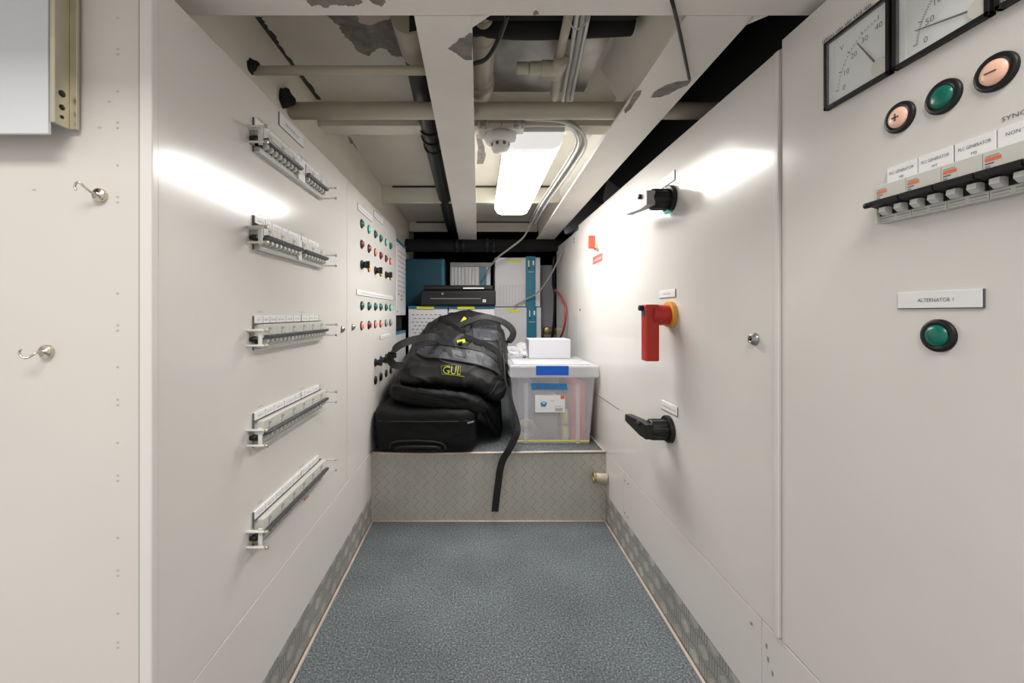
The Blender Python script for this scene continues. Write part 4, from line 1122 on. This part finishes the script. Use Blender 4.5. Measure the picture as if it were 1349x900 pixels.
def item(name, label, cat, lo, hi, m, bev=.004, extra=None):
    b = MB(); b.box(lo, hi, m, bev)
    if extra: extra(b)
    return tag(b.build(name), label, cat)
zb = SZ+.006
def ex(b):
    for z in (.33,.36,.48,.50): b.box((.395,1.7735,z),(.448,1.7745,z+.0015),'redlabel')
item('ring_binder', 'red binder standing at right inside the clear tub', 'binder', (.392,1.774,zb), (.450,2.06,.520), 'folder', .004, ex)
item('cardboard_box', 'blue grey box at left inside the clear tub', 'box', (.172,1.80,zb), (.238,2.05,.515), 'bluegrey')
item('cardboard_box', 'brownish grey box in middle inside the clear tub', 'box', (.246,1.825,zb), (.345,2.04,.455), 'greybox')
def roll(c, r0, r1, h, m, ax):
    def f(b):
        X = Matrix.Translation(c) @ (Matrix.Rotation(PI/2,4,'Y') if ax == 'x' else Matrix.Rotation(PI/2,4,'X'))
        b.lathe([(r0,0),(r1,0),(r1,h),(r0,h),(r0,0)], m, X, 24)
    return f
one('tape_roll', 'pale yellow tape roll standing in the tub, lower one', 'tape roll', roll(Vector((.358,1.80,zb+.032)),.012,.032,.022,'tapeyellow','x'))
one('tape_roll', 'pale yellow tape roll stacked in the tub, upper one', 'tape roll', roll(Vector((.358,1.80,zb+.097)),.012,.032,.020,'tapeyellow','x'))
one('tape_roll', 'tan tape roll leaning at lower left inside the tub', 'tape roll', roll(Vector((.205,1.798,zb+.045)),.018,.045,.022,'tan','y'))
item('small_carton', 'plain white carton standing on the tub lid', 'carton', (.237,1.955,.6035), (.428,2.09,.6905), 'carton', .0015)
def f(b):
    for c, s, sd in (((.165,1.99,.629),(.045,.04,.026),1),((.205,1.985,.640),(.028,.035,.036),2),((.215,1.97,.620),(.020,.02,.017),3)):
        bm = bmesh.new(); bmesh.ops.create_icosphere(bm, subdivisions=4, radius=1)
        for v in bm.verts:
            v.co *= 1+.30*noise.noise(v.co*2.2+Vector((sd*5,0,0)))-.12*abs(noise.noise(v.co*5+Vector((sd*3,1,0))))
            v.co.z = max(v.co.z, -.9)
        b.merge(bm, 'bin', Matrix.Translation(c) @ Matrix.Diagonal((*s,1)))
    b.box((.208,1.955,.604),(.224,1.965,.618),'ink',.003)
one('plastic_bag', 'crumpled clear plastic bag on tub lid left of the white carton', 'plastic bag', f)

# pipe stub at right of the step front
t = thing('pipe_stub', 'short pale pipe end poking out beside the step front at right', 'pipe', Matrix.Translation((.48,1.64,.17)))
b = MB(); b.cyl((.455,1.640,.178),(WR-.001,1.632,.175),.018,'pipe_paint',20,.020); P_(b.build('pipe', t), t)
b = MB(); b.lathe([(0,.001),(.019,.001),(.021,.004),(.021,.009),(.014,.009),(.013,.002)], 'brass', Matrix.Translation((.455,1.640,.178)) @ Matrix.Rotation(-PI/2,4,'Y')); b.cyl((.4515,1.640,.178),(.4545,1.640,.178),.012,'black',14); P_(b.build('end_ring', t), t)

# ------------------------------------------------------------------ light, world, camera
def area(name, loc, rot, sx, sy, power, col=(1,.97,.92)):
    l = D.lights.new(name, 'AREA'); l.shape = 'RECTANGLE'; l.size = sx; l.size_y = sy; l.energy = power; l.color = col
    o = D.objects.new(name, l); COL.objects.link(o); o.location = loc; o.rotation_euler = rot; return o
area('passage_light', (.05,-.55,2.0), (math.radians(22),0,0), 1.0, .35, 24, (1,.97,.935))
w = D.worlds.new('World'); bpy.context.scene.world = w; w.use_nodes = True
w.node_tree.nodes['Background'].inputs['Color'].default_value = (1,.965,.93,1); w.node_tree.nodes['Background'].inputs['Strength'].default_value = .78
cam = D.cameras.new('Camera'); co = D.objects.new('Camera', cam); COL.objects.link(co)
co.location = (0,0,CAMZ); co.rotation_euler = (PI/2,0,0)
cam.sensor_width = 36; cam.lens = F/1349*36
cam.shift_x = (1349/2-PX)/1349; cam.shift_y = -(450-PY)/1349
cam.clip_start = .02
sc = bpy.context.scene; sc.camera = co
sc.view_settings.view_transform = 'Standard'
sc.view_settings.look = 'None'
